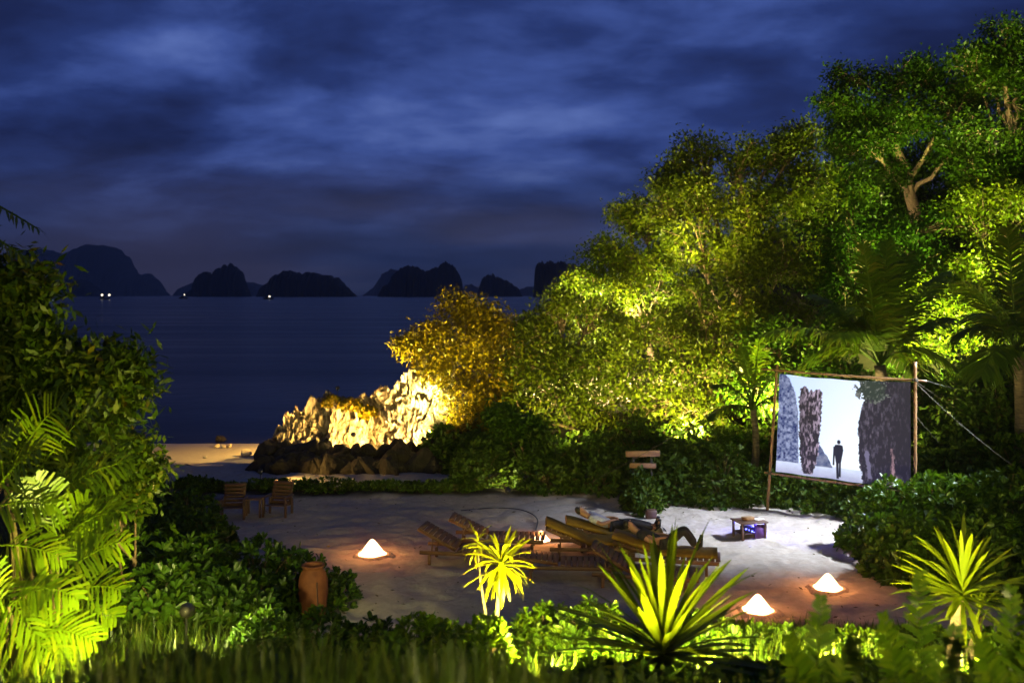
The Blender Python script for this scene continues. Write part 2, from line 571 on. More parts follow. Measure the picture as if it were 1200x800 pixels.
n2 = b.n('ShaderNodeTexNoise', i_Scale=0.9, i_Detail=4.0); b.l(t.outputs['Object'], n2.inputs['Vector'])
sand = b.mix(n2.outputs[0], b.ramp(n1.outputs[0], [(.3, (.24, .205, .165)), (.7, (.46, .41, .34))]), (.33, .285, .225))
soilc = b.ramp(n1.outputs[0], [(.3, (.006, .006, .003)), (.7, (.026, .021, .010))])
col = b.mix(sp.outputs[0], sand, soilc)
geo = b.n('ShaderNodeNewGeometry'); gs = b.n('ShaderNodeSeparateXYZ'); b.l(geo.outputs['Position'], gs.inputs[0])
wet = b.ramp(b.math('ADD', b.math('MULTIPLY', gs.outputs[2], 2.6), 1.15), [(0.0, (1, 1, 1)), (.45, (0, 0, 0))])
col = b.mix(b.math('MULTIPLY', wet, 0.45), col, (.16, .13, .095))
p = b.n('ShaderNodeBsdfPrincipled')
p.inputs['Specular IOR Level'].default_value = 0.25
b.l(col, p.inputs['Base Color'])
b.l(b.ramp(wet, [(0, (.95, .95, .95)), (1, (.32, .32, .32))]), p.inputs['Roughness'])
bp = b.n('ShaderNodeBump', i_Strength=0.7, i_Distance=0.035)
b.l(b.math('MULTIPLY', n1.outputs[0], b.math('SUBTRACT', 1.0, b.math('MULTIPLY', wet, .9))), bp.inputs['Height']); b.l(bp.outputs[0], p.inputs['Normal'])
finish(m, b, p.outputs[0])
tag(obj('ground', me, m), kind='structure', label='pale trampled sand with dark soil under the planting')

# sea
m, b = new_mat('night sea')
t = b.n('ShaderNodeTexCoord')
mp = b.n('ShaderNodeMapping'); mp.inputs['Scale'].default_value = (.012, .10, 1)
b.l(t.outputs['Object'], mp.inputs[0])
n = b.n('ShaderNodeTexNoise', i_Scale=1.0, i_Detail=4.0); b.l(mp.outputs[0], n.inputs['Vector'])
p = b.n('ShaderNodeBsdfPrincipled')
p.inputs['IOR'].default_value = 1.085
b.l(b.ramp(n.outputs[0], [(.35, (.003, .003, .008)), (.65, (.006, .006, .013))]), p.inputs['Base Color'])
b.l(b.ramp(n.outputs[0], [(.35, (.17, .17, .17)), (.65, (.26, .26, .26))]), p.inputs['Roughness'])
n3 = b.n('ShaderNodeTexNoise', i_Scale=.6, i_Detail=5.0); b.l(t.outputs['Object'], n3.inputs['Vector'])
bp = b.n('ShaderNodeBump', i_Strength=0.10, i_Distance=0.3)
b.l(n3.outputs[0], bp.inputs['Height']); b.l(bp.outputs[0], p.inputs['Normal'])
finish(m, b, p.outputs[0])
S = 14000.0
sea = obj('sea', np_mesh('sea', [(-S, 26, WATER), (S, 26, WATER), (S, S, WATER), (-S, S, WATER)], np.array([[0, 1, 2, 3]])), m)
tag(sea, kind='structure', label='dark still night sea')

# ================================================================ islands on the horizon
def island(pts, Y, label, depth=0.8, rough=0.10, seed=0):
    px = np.array([p_[0] for p_ in pts], float); py = np.array([p_[1] for p_ in pts], float)
    nu, nv = max(60, int((px[-1] - px[0]) * 2.2)), 24
    u = np.linspace(px[0], px[-1], nu)
    H = np.interp(u, px, HY - py) * Y / FOC
    X = (u - CX) * Y / FOC
    W = X[-1] - X[0]
    jag = (fbm(u * 0.33, u * 0 + seed, o=5, g=.72) - 0.5) * rough * 5.5
    H = np.maximum(H * (1 + jag) , 0) * sstep(0, .03, (u - px[0]) / (px[-1] - px[0])) * sstep(1, .97, (u - px[0]) / (px[-1] - px[0]))
    v = np.linspace(-1, 1, nv)
    uu, vv = np.meshgrid(np.arange(nu), v)
    Hn = H[uu]
    prof = (1 - np.abs(vv) ** 2.6) ** 0.55
    Z = Hn * prof * (1 + (fbm(uu * 0.3, vv * 4 + seed * 3, o=3) - .5) * 0.35 * np.abs(vv))
    xc = (X[0] + X[-1]) / 2
    wide = np.sqrt(np.clip(1 - ((X - xc) / (W / 2 * 1.02)) ** 2, 0.03, 1))[uu]
    yy = Y + vv * W * depth * 0.5 * wide + (fbm(uu * .2, vv * 2 + seed, o=2) - .5) * W * .06
    V = np.stack([X[uu] - xc, yy - Y, Z - 0.6 - WATER * 0], -1).reshape(-1, 3)
    i = (np.arange(nv - 1)[:, None] * nu + np.arange(nu - 1)[None]).ravel()
    t_ = obj('karst_island', np_mesh('karst_island', V, np.stack([i, i + 1, i + nu + 1, i + nu], -1), True), M['island'])
    t_.location = (xc, Y, WATER)
    tag(t_, label, 'island', 'limestone islands along the horizon')


island([(-40, 318), (0, 300), (25, 296), (45, 292), (62, 294), (85, 301), (93, 294), (103, 288.5), (125, 288), (140, 294), (149, 312), (155, 322), (162, 326), (166, 321), (175, 321), (183, 328), (190, 339), (197, 346)], 9000, 'tallest hazy mountain island at far left, top in the cloud', .5, .05, 1)
island([(48, 346), (60, 336), (70, 329), (84, 325), (98, 327), (112, 337), (122, 342), (136, 346)], 5600, 'low dark island before the tall mountain at far left', .6, .1, 2)
island([(217, 346), (221, 340), (228, 336), (231, 322), (236, 319), (246, 317), (251, 319), (258, 312), (266, 309.5), (275, 310), (283, 318), (288, 332), (292, 342), (295, 346)], 4200, 'steep two stepped island, third from left on the horizon', .6, .07, 3)
island([(203, 346), (212, 337), (224, 331), (250, 327), (300, 331), (309, 335), (322, 346)], 9500, 'faint far ridge behind the steep stepped island', .5, .05, 4)
island([(301, 346), (307, 335), (315, 328), (325, 320), (335, 317), (345, 316), (352, 320), (365, 318), (375, 320), (386, 322), (396, 325), (405, 333), (412, 340), (419, 346)], 3700, 'broad flat topped dark island in the middle of the horizon', .6, .06, 5)
island([(424, 346), (438, 336), (447, 322), (455, 315), (463, 315), (471, 321), (485, 346)], 9000, 'pale hazy peak behind the twin topped island', .6, .06, 6)
island([(442, 346), (448, 335), (455, 331), (462, 318), (470, 311), (480, 309.5), (490, 311), (497, 317), (505, 316), (512, 312), (515, 308), (522, 306.5), (530, 309.5), (537, 317), (542, 328), (544.5, 346)], 3600, 'twin topped dark island left of the golden tree', .6, .06, 7)
island([(538, 346), (545, 333), (552, 332), (560, 336), (572, 346)], 8800, 'small faint hill between two dark islands', .6, .05, 8)
island([(559, 346), (561, 335), (565, 323), (572, 320), (580, 321), (590, 326), (600, 331), (608, 337), (613, 346)], 4100, 'small sloping dark island above the golden tree', .6, .08, 9)
island([(600, 346), (608, 339), (618, 335), (630, 335), (640, 346)], 9000, 'faint low hill beside the blocky island', .6, .05, 10)
island([(624, 346), (624.6, 320), (628, 309), (635, 305), (648, 304.5), (662, 305.5), (674, 309), (690, 315), (712, 327), (735, 346)], 3000, 'blocky sheer sided dark island partly behind the trees', .6, .04, 11)


def boat(px, Y, label, lamp, n, dx=7.0, lampz=6.0, r=1.0):
    x = (px - CX) * Y / FOC
    e = thing('fishing_boat', (x, Y, WATER), label, 'boat', 'far fishing boats with lights')
    mb = MB()
    L, W = 14.0, 3.6
    V, Q = [], []
    for i, u in enumerate(np.linspace(-1, 1, 9)):
        w = W / 2 * (1 - abs(u) ** 3) + .05
        sh = 1.6 + 1.1 * u * u
        V += [(u * L / 2, -w, sh), (u * L / 2, -w * .5, -.3), (u * L / 2, w * .5, -.3), (u * L / 2, w, sh)]
        if i:
            o = i * 4
            Q += [(o - 4, o, o + 1, o - 3), (o - 3, o + 1, o + 2, o - 2), (o - 2, o + 2, o + 3, o - 1), (o - 1, o + 3, o, o - 4)]
    mb.add(V, Q=Q)
    mb.build('hull', M['boat'], e)
    MB().box((-2, 0, 2.9), (4, 2.4, 2.2), bev=.1).build('cabin', M['boat'], e)
    MB().tube([(1.5, 0, 1.5), (1.5, 0, lampz + 1)], .12, 6).build('mast', M['boat'], e)
    for k in range(n):
        prof = [(r * math.sin(a) + .001, -r * math.cos(a)) for a in np.linspace(0, math.pi, 9)]
        MB().lathe(prof, 12, (1.5 + (k - (n - 1) / 2) * dx, 0, lampz)).build('lamp', lamp, e, True)


boat(59, 1250, 'fishing boat with cyan white light at far left', M['boat_lamp'], 2, 4.0, 7.0, 1.5)
boat(71, 1500, 'boat with a red mast light by the far left shore', M['red_lamp'], 1, 0, 20, 1.1)
boat(122.5, 1300, 'boat showing two white lights below the tall mountain', M['boat_lamp_w'], 2, 10, 6.0, 1.4)
boat(215, 1500, 'boat with one light left of the stepped island', M['boat_lamp_w'], 1, 0, 6.5, .9)
boat(314.5, 1300, 'boat with one light before the broad flat island', M['boat_lamp_w'], 1, 0, 4.0, 1.2)

# ================================================================ limestone outcrop, boulders, stones in the shallows
def outcrop(pts, Y0, Y1, name, label, seed, thick=2.4, nu=420, nv=70, base_py=None):
    px = np.array([p_[0] for p_ in pts], float); py = np.array([p_[1] for p_ in pts], float)
    u = np.linspace(px[0], px[-1], nu)
    f = (u - px[0]) / (px[-1] - px[0])
    Yc = Y0 + (Y1 - Y0) * f + 0.5 * (fbm(f * 9, f * 0 + seed, o=3) - .5) * 2
    X = (u - CX) * Yc / FOC
    Ht = CH - (np.interp(u, px, py) - HY) * Yc / FOC
    z0 = -0.8
    Ht = Ht + (fbm(u * .09, u * 0 + seed + 5, o=4, g=.62) - .5) * 0.75
    v = np.linspace(0, 1, nv)
    U, Vv = np.meshgrid(np.arange(nu), v)
    fr = np.clip(Vv / .62, 0, 1)                      # front face
    bk = np.clip((Vv - .62) / .38, 0, 1)              # back face
    Z = z0 + (Ht[U] - z0) * np.where(Vv <= .62, fr ** .9, 1 - bk ** 1.5)
    Yv = Yc[U] - thick * .45 * (1 - fr) ** 1.3 + thick * .8 * bk
    # karst: pitted 3-D relief, slanting fins and deep clefts of uneven width
    wx = X[U] + .9 * (fbm(X[U] * .8, Z * .8, seed + 31, o=3) - .5)
    rid = 1 - np.abs(2 * fbm(wx * 1.5, Z * .75 + wx * .35, seed, o=5, g=.6) - 1)
    cle = np.clip(.37 - fbm(wx * 1.0 + 3, Z * .45, seed + 9.0, o=3), 0, 1) * 5
    fine = (1 - np.abs(2 * fbm(X[U] * 3.2 + .8 * wx, Z * 1.7, seed + 3.0, o=5, g=.68) - 1)) ** 2 - .55
    led = fbm(X[U] * .7, Z * 2.0, seed + 14.0, o=3) - .5
    disp = (rid - .7) * .95 - cle * .7 + fine * .55 + led * .75
    Yv = Yv - disp * np.where(Vv < .75, 1, .3)
    Xv = X[U] + (fbm(X[U] * 2.5, Z * 2.6, seed + 21.0, o=4) - .5) * .7
    Z = Z + np.where((Vv > .42) & (Vv < .75), (fbm(X[U] * 4, Yv * 4, seed + 2.0, o=4, g=.6) - .5) * .95, 0) + fine * .3
    c = np.array([X.mean(), Yc.mean(), 0.0])
    V_ = np.stack([Xv, Yv, Z], -1).reshape(-1, 3) - c
    i = (np.arange(nv - 1)[:, None] * nu + np.arange(nu - 1)[None]).ravel()
    o = obj(name, np_mesh(name, V_, np.stack([i, i + 1, i + nu + 1, i + nu], -1), False), M['rock'])
    o.location = c
    tag(o, label, 'rock')


outcrop([(316, 520), (330, 497), (345, 494), (362, 484), (375, 474), (395, 468), (412, 470), (426, 472), (440, 466), (452, 458), (470, 440), (490, 424), (508, 416), (535, 412)], 31.6, 31.0,
        'limestone_outcrop', 'floodlit jagged limestone outcrop at the water edge', 3.0)
outcrop([(575, 470), (620, 455), (660, 440), (700, 445), (740, 440), (790, 450), (830, 470)], 34.0, 33.2,
        'limestone_ledge', 'pale limestone wall glimpsed bright behind the tree trunks', 8.0, nu=240, nv=46)


def rock_mesh(name, seed, sub=3, amp=.5):
    bm = bmesh.new()
    bmesh.ops.create_icosphere(bm, subdivisions=sub, radius=1.0)
    V_ = np.array([v.co[:] for v in bm.verts])
    d = 1 + amp * 1.6 * (fbm(V_[:, 0] * 1.1 + seed, V_[:, 1] * 1.1, V_[:, 2] * 1.1 + seed, o=3) - .5) + .25 * (fbm(V_[:, 0] * 4, V_[:, 1] * 4, V_[:, 2] * 4 + seed, o=2) - .5)
    V_ = V_ * d[:, None]
    # flattened facets
    for k in range(7):
        a_ = np.random.default_rng(int(seed * 10) + k).normal(size=3); a_ /= np.linalg.norm(a_)
        h = V_ @ a_
        lim = .62
        V_ = V_ - np.outer(np.clip(h - lim, 0, None) * .85, a_)
    for v, c_ in zip(bm.verts, V_):
        v.co = c_
    me_ = bpy.data.meshes.new(name)
    bm.to_mesh(me_); bm.free()
    return me_


rocks = [rock_mesh('boulder', s * 3.7 + 1) for s in range(5)]
for r_ in rocks:
    r_.materials.append(M['boulder'])
ORD = 'first second third fourth fifth sixth seventh eighth ninth tenth eleventh twelfth thirteenth fourteenth fifteenth sixteenth seventeenth eighteenth nineteenth twentieth twenty-first twenty-second'.split()
br = np.random.default_rng(5)
for k in range(64):
    px = 308 + 215 * (k / 64) + br.uniform(-4, 4)
    row = k % 3
    Y = (27.6, 28.2, 28.9)[row] + br.uniform(-.25, .25)
    pyt = (545, 536, 524)[row] + br.uniform(-6, 6) + (4 if px < 330 else 0)
    p_ = P(px, pyt, Y)
    s = br.uniform(.22, .52)
    o = obj('boulder', rocks[br.integers(5)], None)
    o.scale = (s * br.uniform(.8, 1.3), s * br.uniform(.8, 1.3), s * br.uniform(.6, 1.0))
    o.rotation_euler = (br.uniform(0, 6), br.uniform(0, 6), br.uniform(0, 6))
    o.location = (p_[0], p_[1], max(gz(p_[0], p_[1]) + s * .15, p_[2] - s * .5))
    tag(o, ORD[k // 3] + ' dark boulder from the left in the ' + ('lowest', 'second', 'topmost')[row] + ' row below the floodlit outcrop', 'boulder', 'boulders below the outcrop')
pale = rock_mesh('stone', 31.0)
pale.materials.append(M['pale_stone'])
for px, py, w, lab in ((254, 523, 7, 'left of three small pale stones in the lit shallows'), (262, 524, 6, 'middle of three small pale stones in the lit shallows'), (269, 523, 7, 'right of three small pale stones in the lit shallows'),
                       (288, 537, 13, 'larger pale square stone alone in the lit shallows'), (240, 541, 5, 'tiny pale stone left of the square one on wet sand'), (322, 524, 9, 'pale stone at the seaward tip of the outcrop')):
    g_ = GP(px, py + 3, WATER)
    s = w * g_[1] / FOC / 2 * 1.3
    o = obj('stone', pale, None)
    o.location = (g_[0], g_[1], max(WATER, gz(g_[0], g_[1])) + s * .35)
    o.scale = (s, s * .8, s * .75)
    o.rotation_euler = (0, 0, px * 1.7)
    tag(o, lab, 'stone')
o = obj('sea_rock', rocks[2], None)
g_ = GP(249, 521, WATER)
o.location = (g_[0], g_[1] + 1.2, WATER - .05); o.scale = (.30, .26, .22); o.rotation_euler = (.3, .2, 1.0)
tag(o, 'dark rock standing in the sea behind the pale stones', 'rock')
o = obj('sea_rock', rocks[4], None)
g_ = GP(216, 560, -.3)
o.location = (g_[0], g_[1], -.2); o.scale = (.7, .5, .34); o.rotation_euler = (.1, .1, .4)
tag(o, 'low dark rock on the wet sand at left', 'rock')

# ================================================================ foliage builders
def unit(v):
    return v / (np.linalg.norm(v, axis=-1, keepdims=True) + 1e-9)


def leaf_geo(pos, d, nrm, L, W, kind='kite', droop=.12):
    d = unit(d)
    side = unit(np.cross(d, nrm))
    n = np.cross(side, d)
    L = np.asarray(L)[:, None]; W = np.asarray(W)[:, None]
    N = len(pos)
    if kind == 'kite':
        V_ = np.stack([pos, pos + d * L * .48 + side * W * .5 - n * L * .03, pos + d * L - n * L * droop, pos + d * L * .48 - side * W * .5 - n * L * .03], 1)
        F_ = np.arange(N * 4).reshape(N, 4)
        return V_.reshape(-1, 3), F_
    # broad leaf, folded along the midrib, widest towards the tip
    V_ = np.stack([pos, pos + d * L * .45 + side * W * .40 + n * L * .05, pos + d * L * .80 + side * W * .46 + n * L * .02,
                   pos + d * L - n * L * droop, pos + d * L * .80 - side * W * .46 + n * L * .02, pos + d * L * .45 - side * W * .40 + n * L * .05], 1)
    base = np.arange(N)[:, None] * 6
    F_ = np.concatenate([base + np.array([0, 1, 2, 3]), base + np.array([0, 3, 4, 5])])
    return V_.reshape(-1, 3), F_


def bez(a, m_, c_, n=7):
    t_ = np.linspace(0, 1, n)[:, None]
    return (1 - t_) ** 2 * a + 2 * t_ * (1 - t_) * m_ + t_ ** 2 * c_


NLEAF = []


def tree(name, base, lobes, mat, label, cat='tree', group='floodlit trees on the wooded hill', leaf=.15, dens=1.0, trunk_r=.18, lean=0.0, seed=1, gaps=.45, bark='bark', spread=1.0, wid=(.42, .6)):
    """base=(px,Y); lobes=(px,py,Y,radius_px). Trunk with limbs to every lobe; each lobe is a cluster of leafy sub-lobes"""
    rg = np.random.default_rng(seed)
    bx, by = (base[0] - CX) * base[1] / FOC, base[1]
    b0 = np.array([bx, by, gz(bx, by) - .05])
    e = thing(name, b0, label, cat, group)
    cs = np.array([P(l_[0], l_[1], l_[2]) for l_ in lobes]); rs = np.array([l_[3] * l_[2] / FOC for l_ in lobes])
    top = cs.mean(0); top[2] = np.percentile(cs[:, 2], 60)
    wood = MB()
    midp = b0 * .5 + top * .5 + rg.normal(size=3) * .3 * np.array([1, 1, .2]); midp[0] += lean
    tp = bez(b0 - np.array([0, 0, .2]), midp, top, 10)
    tp[1:-1] += rg.normal(size=(8, 3)) * .07
    wood.tube(tp, np.linspace(trunk_r, trunk_r * .35, 10), 8)
    LV, LF, n0 = [], [], 0
    for c_, r_ in zip(cs, rs):
        k = rg.integers(3, 8)
        a_ = tp[k]
        if a_[2] > c_[2]:
            a_ = tp[2]
        m_ = a_ * .45 + c_ * .55 + np.array([0, 0, .25 * r_]) + rg.normal(size=3) * .2
        lp = bez(a_, m_, c_, 8); lp[1:-1] += rg.normal(size=(6, 3)) * .05 * r_
        wood.tube(lp, np.linspace(trunk_r * .42, trunk_r * .13, 8), 6)
        ns = int(rg.integers(17, 24))
        sd = unit(rg.normal(size=(ns, 3)) * np.array([1, 1, .9]))
        sr = r_ * rg.uniform(.22, .42, ns)
        scn = c_ + sd * (r_ * rg.uniform(.35, .88, ns))[:, None] * np.array([1, 1, .85]) * spread
        for s_c, s_r in zip(scn, sr):
            m_ = (c_ + s_c) / 2 + rg.normal(size=3) * .12 * r_
            wood.tube(bez(lp[5], m_, s_c, 6), np.linspace(trunk_r * .16, .012, 6), 4, False)
            for _ in range(2):
                tip = s_c + unit(rg.normal(size=3)) * s_r * .9
                wood.tube(bez(s_c, (s_c + tip) / 2 + rg.normal(size=3) * .1 * s_r, tip, 4), np.linspace(.014, .005, 4), 3, False)
            # leafy twigs: clumps sitting on the sub-lobe's shell
            nc = max(5, int(dens * 62 * s_r ** 2 / (leaf / .15) ** 1.6))
            cd = unit(rg.normal(size=(nc, 3)) + np.array([0, 0, .22]))
            cr = s_r * np.clip(rg.normal(.86, .2, nc), .2, 1.25)
            cc = s_c + cd * cr[:, None] * np.array([1.15, 1.15, .68])
            per = rg.integers(9, 24)
            pos = np.repeat(cc, per, 0) + rg.normal(size=(nc * per, 3)) * leaf * 1.15
            out = np.repeat(cd, per, 0)
            dr = out * .6 + rg.normal(size=(nc * per, 3)) * .75 + np.array([0, 0, -.15])
            nr = np.array([0, 0, .8]) + out * .8 + rg.normal(size=(nc * per, 3)) * .34
            Lf = leaf * rg.uniform(.65, 1.3, nc * per)
            V_, F_ = leaf_geo(pos, dr, nr, Lf, Lf * rg.uniform(wid[0], wid[1], nc * per))
            LV.append(V_); LF.append(F_ + n0); n0 += len(V_)
    NLEAF.append(n0 // 4)
    wood.build('trunk', M[bark], e, True, b0)
    cr_ = obj('crown', np_mesh('crown', np.vstack(LV) - b0, np.vstack(LF)), M[mat], e)
    tag(cr_, kind='stuff')
    return e


def shrub(name, c, rad, mat, label, cat='shrub', group=None, n=260, leaf=.14, per=9, seed=1, flat=.0, wid=.42, zmin=-.25, fill=.45):
    """rosette shrub: leaf whorls on an uneven dome, darker inner whorls, stems from the root"""
    rg = np.random.default_rng(seed)
    c = np.array([c[0], c[1], gz(c[0], c[1])])
    rad = np.asarray(rad, float)
    e = thing(name, c, label, cat, group)
    d = unit(rg.normal(size=(n, 3)))
    d = d[d[:, 2] > zmin]
    n = len(d)
    lum = .78 + .5 * (fbm(d[:, 0] * 2.6 + seed, d[:, 1] * 2.6, d[:, 2] * 2.6, o=3) - .35)
    ins = rg.uniform(size=n) < fill
    rr = np.where(ins, rg.uniform(.45, .85, n), rg.uniform(.9, 1.05, n)) * lum
    pc = d * rr[:, None] * rad
    pc[:, 2] = np.maximum(pc[:, 2], .03 * rad[2]) + .0
    ax = unit(d * np.array([1, 1, .6]) + np.array([0, 0, .55]) + rg.normal(size=(n, 3)) * .3)
    A = np.repeat(ax, per, 0); O = np.repeat(pc, per, 0)
    k = len(A)
    rnd = unit(np.cross(A, rg.normal(size=(k, 3))))
    th = rg.uniform(.35, 1.25, k)[:, None]
    dr = A * np.cos(th) + rnd * np.sin(th)
    L = leaf * rg.uniform(.65, 1.2, k)
    V_, F_ = leaf_geo(O + dr * leaf * .08, dr, A + rg.normal(size=(k, 3)) * .2, L, L * wid * rg.uniform(.8, 1.2, k), 'hex', .1)
    tag(obj('foliage', np_mesh('foliage', V_, F_), M[mat], e), kind='stuff')
    w = MB()
    for q in rg.choice(n, min(n, 26), False):
        t_ = pc[q] * .97
        r0 = np.array([rg.normal() * .1 * rad[0], rg.normal() * .1 * rad[1], -.05])
        w.tube(bez(r0, np.array([t_[0] * .35, t_[1] * .35, t_[2] * .75]), t_, 6), np.linspace(.018, .006, 6) * max(1, leaf / .14), 5, False)
    w.build('stem', M['stem'], e, True)
    return e


def frond_geo(mb, base, ctrl, tip, n, ll, w, fwd=.55, droop=.25, up=None, blunt=.25, r0=.02, rg=rng, vee=.25, start=.16):
    """pinnate frond: arched rachis with two rows of leaflets"""
    base, ctrl, tip = (np.asarray(q, float) for q in (base, ctrl, tip))
    pts = bez(base, ctrl, tip, 14)
    mb.tube(pts, np.linspace(r0, r0 * .25, 14), 5, False)
    t_ = np.linspace(start, 1.0, n)
    tt = t_[:, None]
    pos = (1 - tt) ** 2 * base + 2 * tt * (1 - tt) * ctrl + tt ** 2 * tip
    tan = unit(2 * (1 - tt) * (ctrl - base) + 2 * tt * (tip - ctrl))
    upv = np.array([0, 0, 1.0]) if up is None else np.asarray(up, float)
    side = unit(np.cross(tan, upv + 1e-3))
    nr = np.cross(side, tan)
    prof = np.clip(np.sin(np.clip(t_ * .86 + .14, 0, 1) * math.pi) ** .5, .35, 1)
    for sg in (-1, 1):
        f_ = fwd + .35 * t_[:, None] ** 2 + rg.normal(size=(n, 1)) * .06
        dr = unit(side * sg + tan * f_ + nr * vee + rg.normal(size=(n, 3)) * .10)
        L = (ll * prof * rg.uniform(.85, 1.1, n))[:, None]
        dp = np.array([0, 0, -1.0]) * L * droop * rg.uniform(.6, 1.5, (n, 1))
        wv = unit(np.cross(dr, nr)) * w * .5
        a_, m_, z_ = pos, pos + dr * L * .5 + dp * .25, pos + dr * L + dp
        V_ = np.stack([a_ - wv * .5, a_ + wv * .5, m_ + wv, m_ - wv, z_ + wv * blunt, z_ - wv * blunt], 1).reshape(-1, 3)
        o_ = np.arange(n)[:, None] * 6
        mb.add(V_, Q=np.concatenate([o_ + np.array([0, 1, 2, 3]), o_ + np.array([3, 2, 4, 5])]))


def coconut(name, base, crown, tips, label, mat='frond', Lf=.75, trunk_r=.16, group='coconut palms', n=52, w=.05):
    """coconut palm: ringed trunk from base=(x,y), crown point, fronds to listed tips (world points, arch height)"""
    b0 = np.array([base[0], base[1], gz(*base)])
    e = thing(name, b0, label, 'palm tree', group)
    crown = np.asarray(crown, float)
    tp = bez(b0 - np.array([0, 0, .15]), b0 * .4 + crown * .6 + np.array([.2, 0, -.2]), crown, 16)
    rr = np.linspace(trunk_r * 1.25, trunk_r * .8, 16) * (1 + .06 * (np.arange(16) % 2))
    MB().tube(tp, rr, 10).build('trunk', M['palm_bark'], e, True, b0)
    for tip, arch in tips:
        mb = MB()
        tip = np.asarray(tip, float)
        ctrl = (crown + tip) / 2 + np.array([0, 0, arch])
        frond_geo(mb, crown, ctrl, tip, n, Lf, w, fwd=.7, droop=.45, r0=.035, vee=.1, blunt=.12)
        mb.build('frond', M[mat], e, False, b0)
    return e


# ================================================================ the wooded hill on the right
tree('golden_tree', (556, 31.6), [(538, 362, 31.2, 27), (565, 372, 31.4, 28), (508, 392, 31, 27), (540, 405, 30.6, 36), (482, 408, 31, 19), (500, 424, 31.4, 18), (572, 418, 30.8, 34), (535, 447, 30.4, 36), (585, 455, 30.2, 30), (555, 480, 30, 30), (588, 388, 31.5, 22)],
     'leaf_gold', 'golden leaved tree leaning over the floodlit outcrop', leaf=.15, trunk_r=.14, seed=21, dens=1.0)
tree('shade_tree', (690, 30.4), [(622, 382, 31, 28), (655, 365, 31.4, 32), (690, 372, 31.4, 36), (640, 418, 30.5, 42), (688, 425, 30, 46), (735, 400, 31, 42), (735, 452, 30, 42), (650, 470, 29.6, 40), (700, 478, 29.6, 38), (612, 440, 30, 32), (615, 485, 29.4, 26)],
     'leaf_olive', 'olive green tree right of the golden tree', leaf=.15, trunk_r=.17, seed=22, dens=1.0)
tree('bright_tree', (770, 34.2), [(738, 250, 35, 26), (760, 268, 35, 24), (712, 300, 34.4, 30), (690, 325, 34.2, 26), (740, 312, 34, 36), (668, 345, 34.2, 22), (720, 345, 33.6, 36), (775, 335, 33.6, 40), (790, 290, 34.4, 34)],
     'leaf_lime', 'brightly lit lime tree at the left shoulder of the wood', leaf=.15, trunk_r=.17, seed=23, dens=1.0)
tree('great_tree', (850, 31.4), [(790, 208, 33.4, 32), (775, 240, 33, 32), (822, 178, 33.6, 32), (865, 185, 33.4, 36), (905, 178, 33.4, 34), (935, 165, 33.6, 28), (820, 235, 32.4, 42), (880, 240, 32, 46), (930, 235, 32.4, 42), (952, 205, 33, 26), (815, 292, 31.6, 46), (870, 305, 31, 50), (925, 300, 31.4, 44)],
     'leaf_olive', 'great dense round crowned tree in the middle of the wood', leaf=.15, trunk_r=.26, seed=24, dens=1.15)
tree('hanging_tree', (815, 28.6), [(775, 385, 30, 42), (825, 370, 29.6, 44), (880, 372, 29.4, 44), (795, 430, 29, 42), (845, 428, 28.6, 42), (770, 470, 28.8, 34), (815, 478, 28.2, 36), (895, 425, 28.8, 34), (925, 372, 29.8, 38)],
     'leaf_olive', 'drooping olive tree behind the two plank sign', leaf=.14, trunk_r=.16, seed=25, dens=.9)
tree('tall_tree', (1075, 37), [(995, 92, 36.4, 26), (975, 118, 36, 24), (1003, 130, 35.8, 30), (1050, 92, 36.4, 34), (1088, 90, 36.4, 30), (1040, 132, 35.6, 38), (1085, 140, 35.4, 40), (1120, 118, 35.8, 34), (985, 172, 35.6, 26), (1020, 172, 35, 30), (1128, 178, 34.8, 30), (1045, 205, 35.6, 18)],
     'leaf_green', 'tall tree with bare pale limbs below its crown at upper right', leaf=.16, trunk_r=.26, seed=26, dens=1.15, bark='pale_bark')
tree('corner_tree', (1195, 35), [(1180, 50, 34.6, 34), (1140, 72, 34.8, 28), (1200, 78, 34.2, 42), (1158, 98, 34.6, 28), (1212, 135, 34.6, 36), (1140, 155, 33.6, 26), (1225, 110, 34, 50), (1190, 185, 33, 42), (1150, 205, 33, 34)],
     'leaf_green', 'highest tree with crooked branches at the right edge', leaf=.16, trunk_r=.24, seed=27, dens=1.15, bark='pale_bark')
tree('inner_tree', (985, 33.4), [(955, 260, 33.4, 34), (985, 212, 34.4, 26), (1000, 235, 34, 36), (1040, 268, 33.6, 36), (1110, 262, 33.8, 34), (1000, 290, 32.6, 42), (960, 320, 32, 40), (1060, 300, 32.6, 44), (1110, 305, 32.6, 42)],
     'leaf_green', 'dark tree between the great tree and the tall palms', leaf=.15, trunk_r=.2, seed=28, dens=1.0)
tree('backlit_tree', (1120, 31.5), [(1150, 255, 32.4, 44), (1195, 250, 32, 44), (1160, 310, 31.6, 46), (1205, 320, 31.2, 46), (1075, 350, 31.4, 42), (1120, 360, 31, 46), (1170, 370, 30.8, 46), (1090, 405, 30.6, 40), (1145, 415, 30.2, 42), (1200, 410, 30, 42)],
     'leaf_lime', 'bright green tree lit from within behind the right palms', leaf=.15, trunk_r=.2, seed=29, dens=1.0)
tree('understory_tree', (930, 27.5), [(905, 400, 28, 32), (945, 405, 28, 36), (985, 390, 28.6, 36), (930, 450, 27, 34), (880, 465, 27, 32), (970, 440, 27, 32), (1000, 350, 30, 36)],
     'leaf_green', 'dark leafy understory tree just left of the screen', leaf=.16, trunk_r=.1, seed=30, dens=.9)
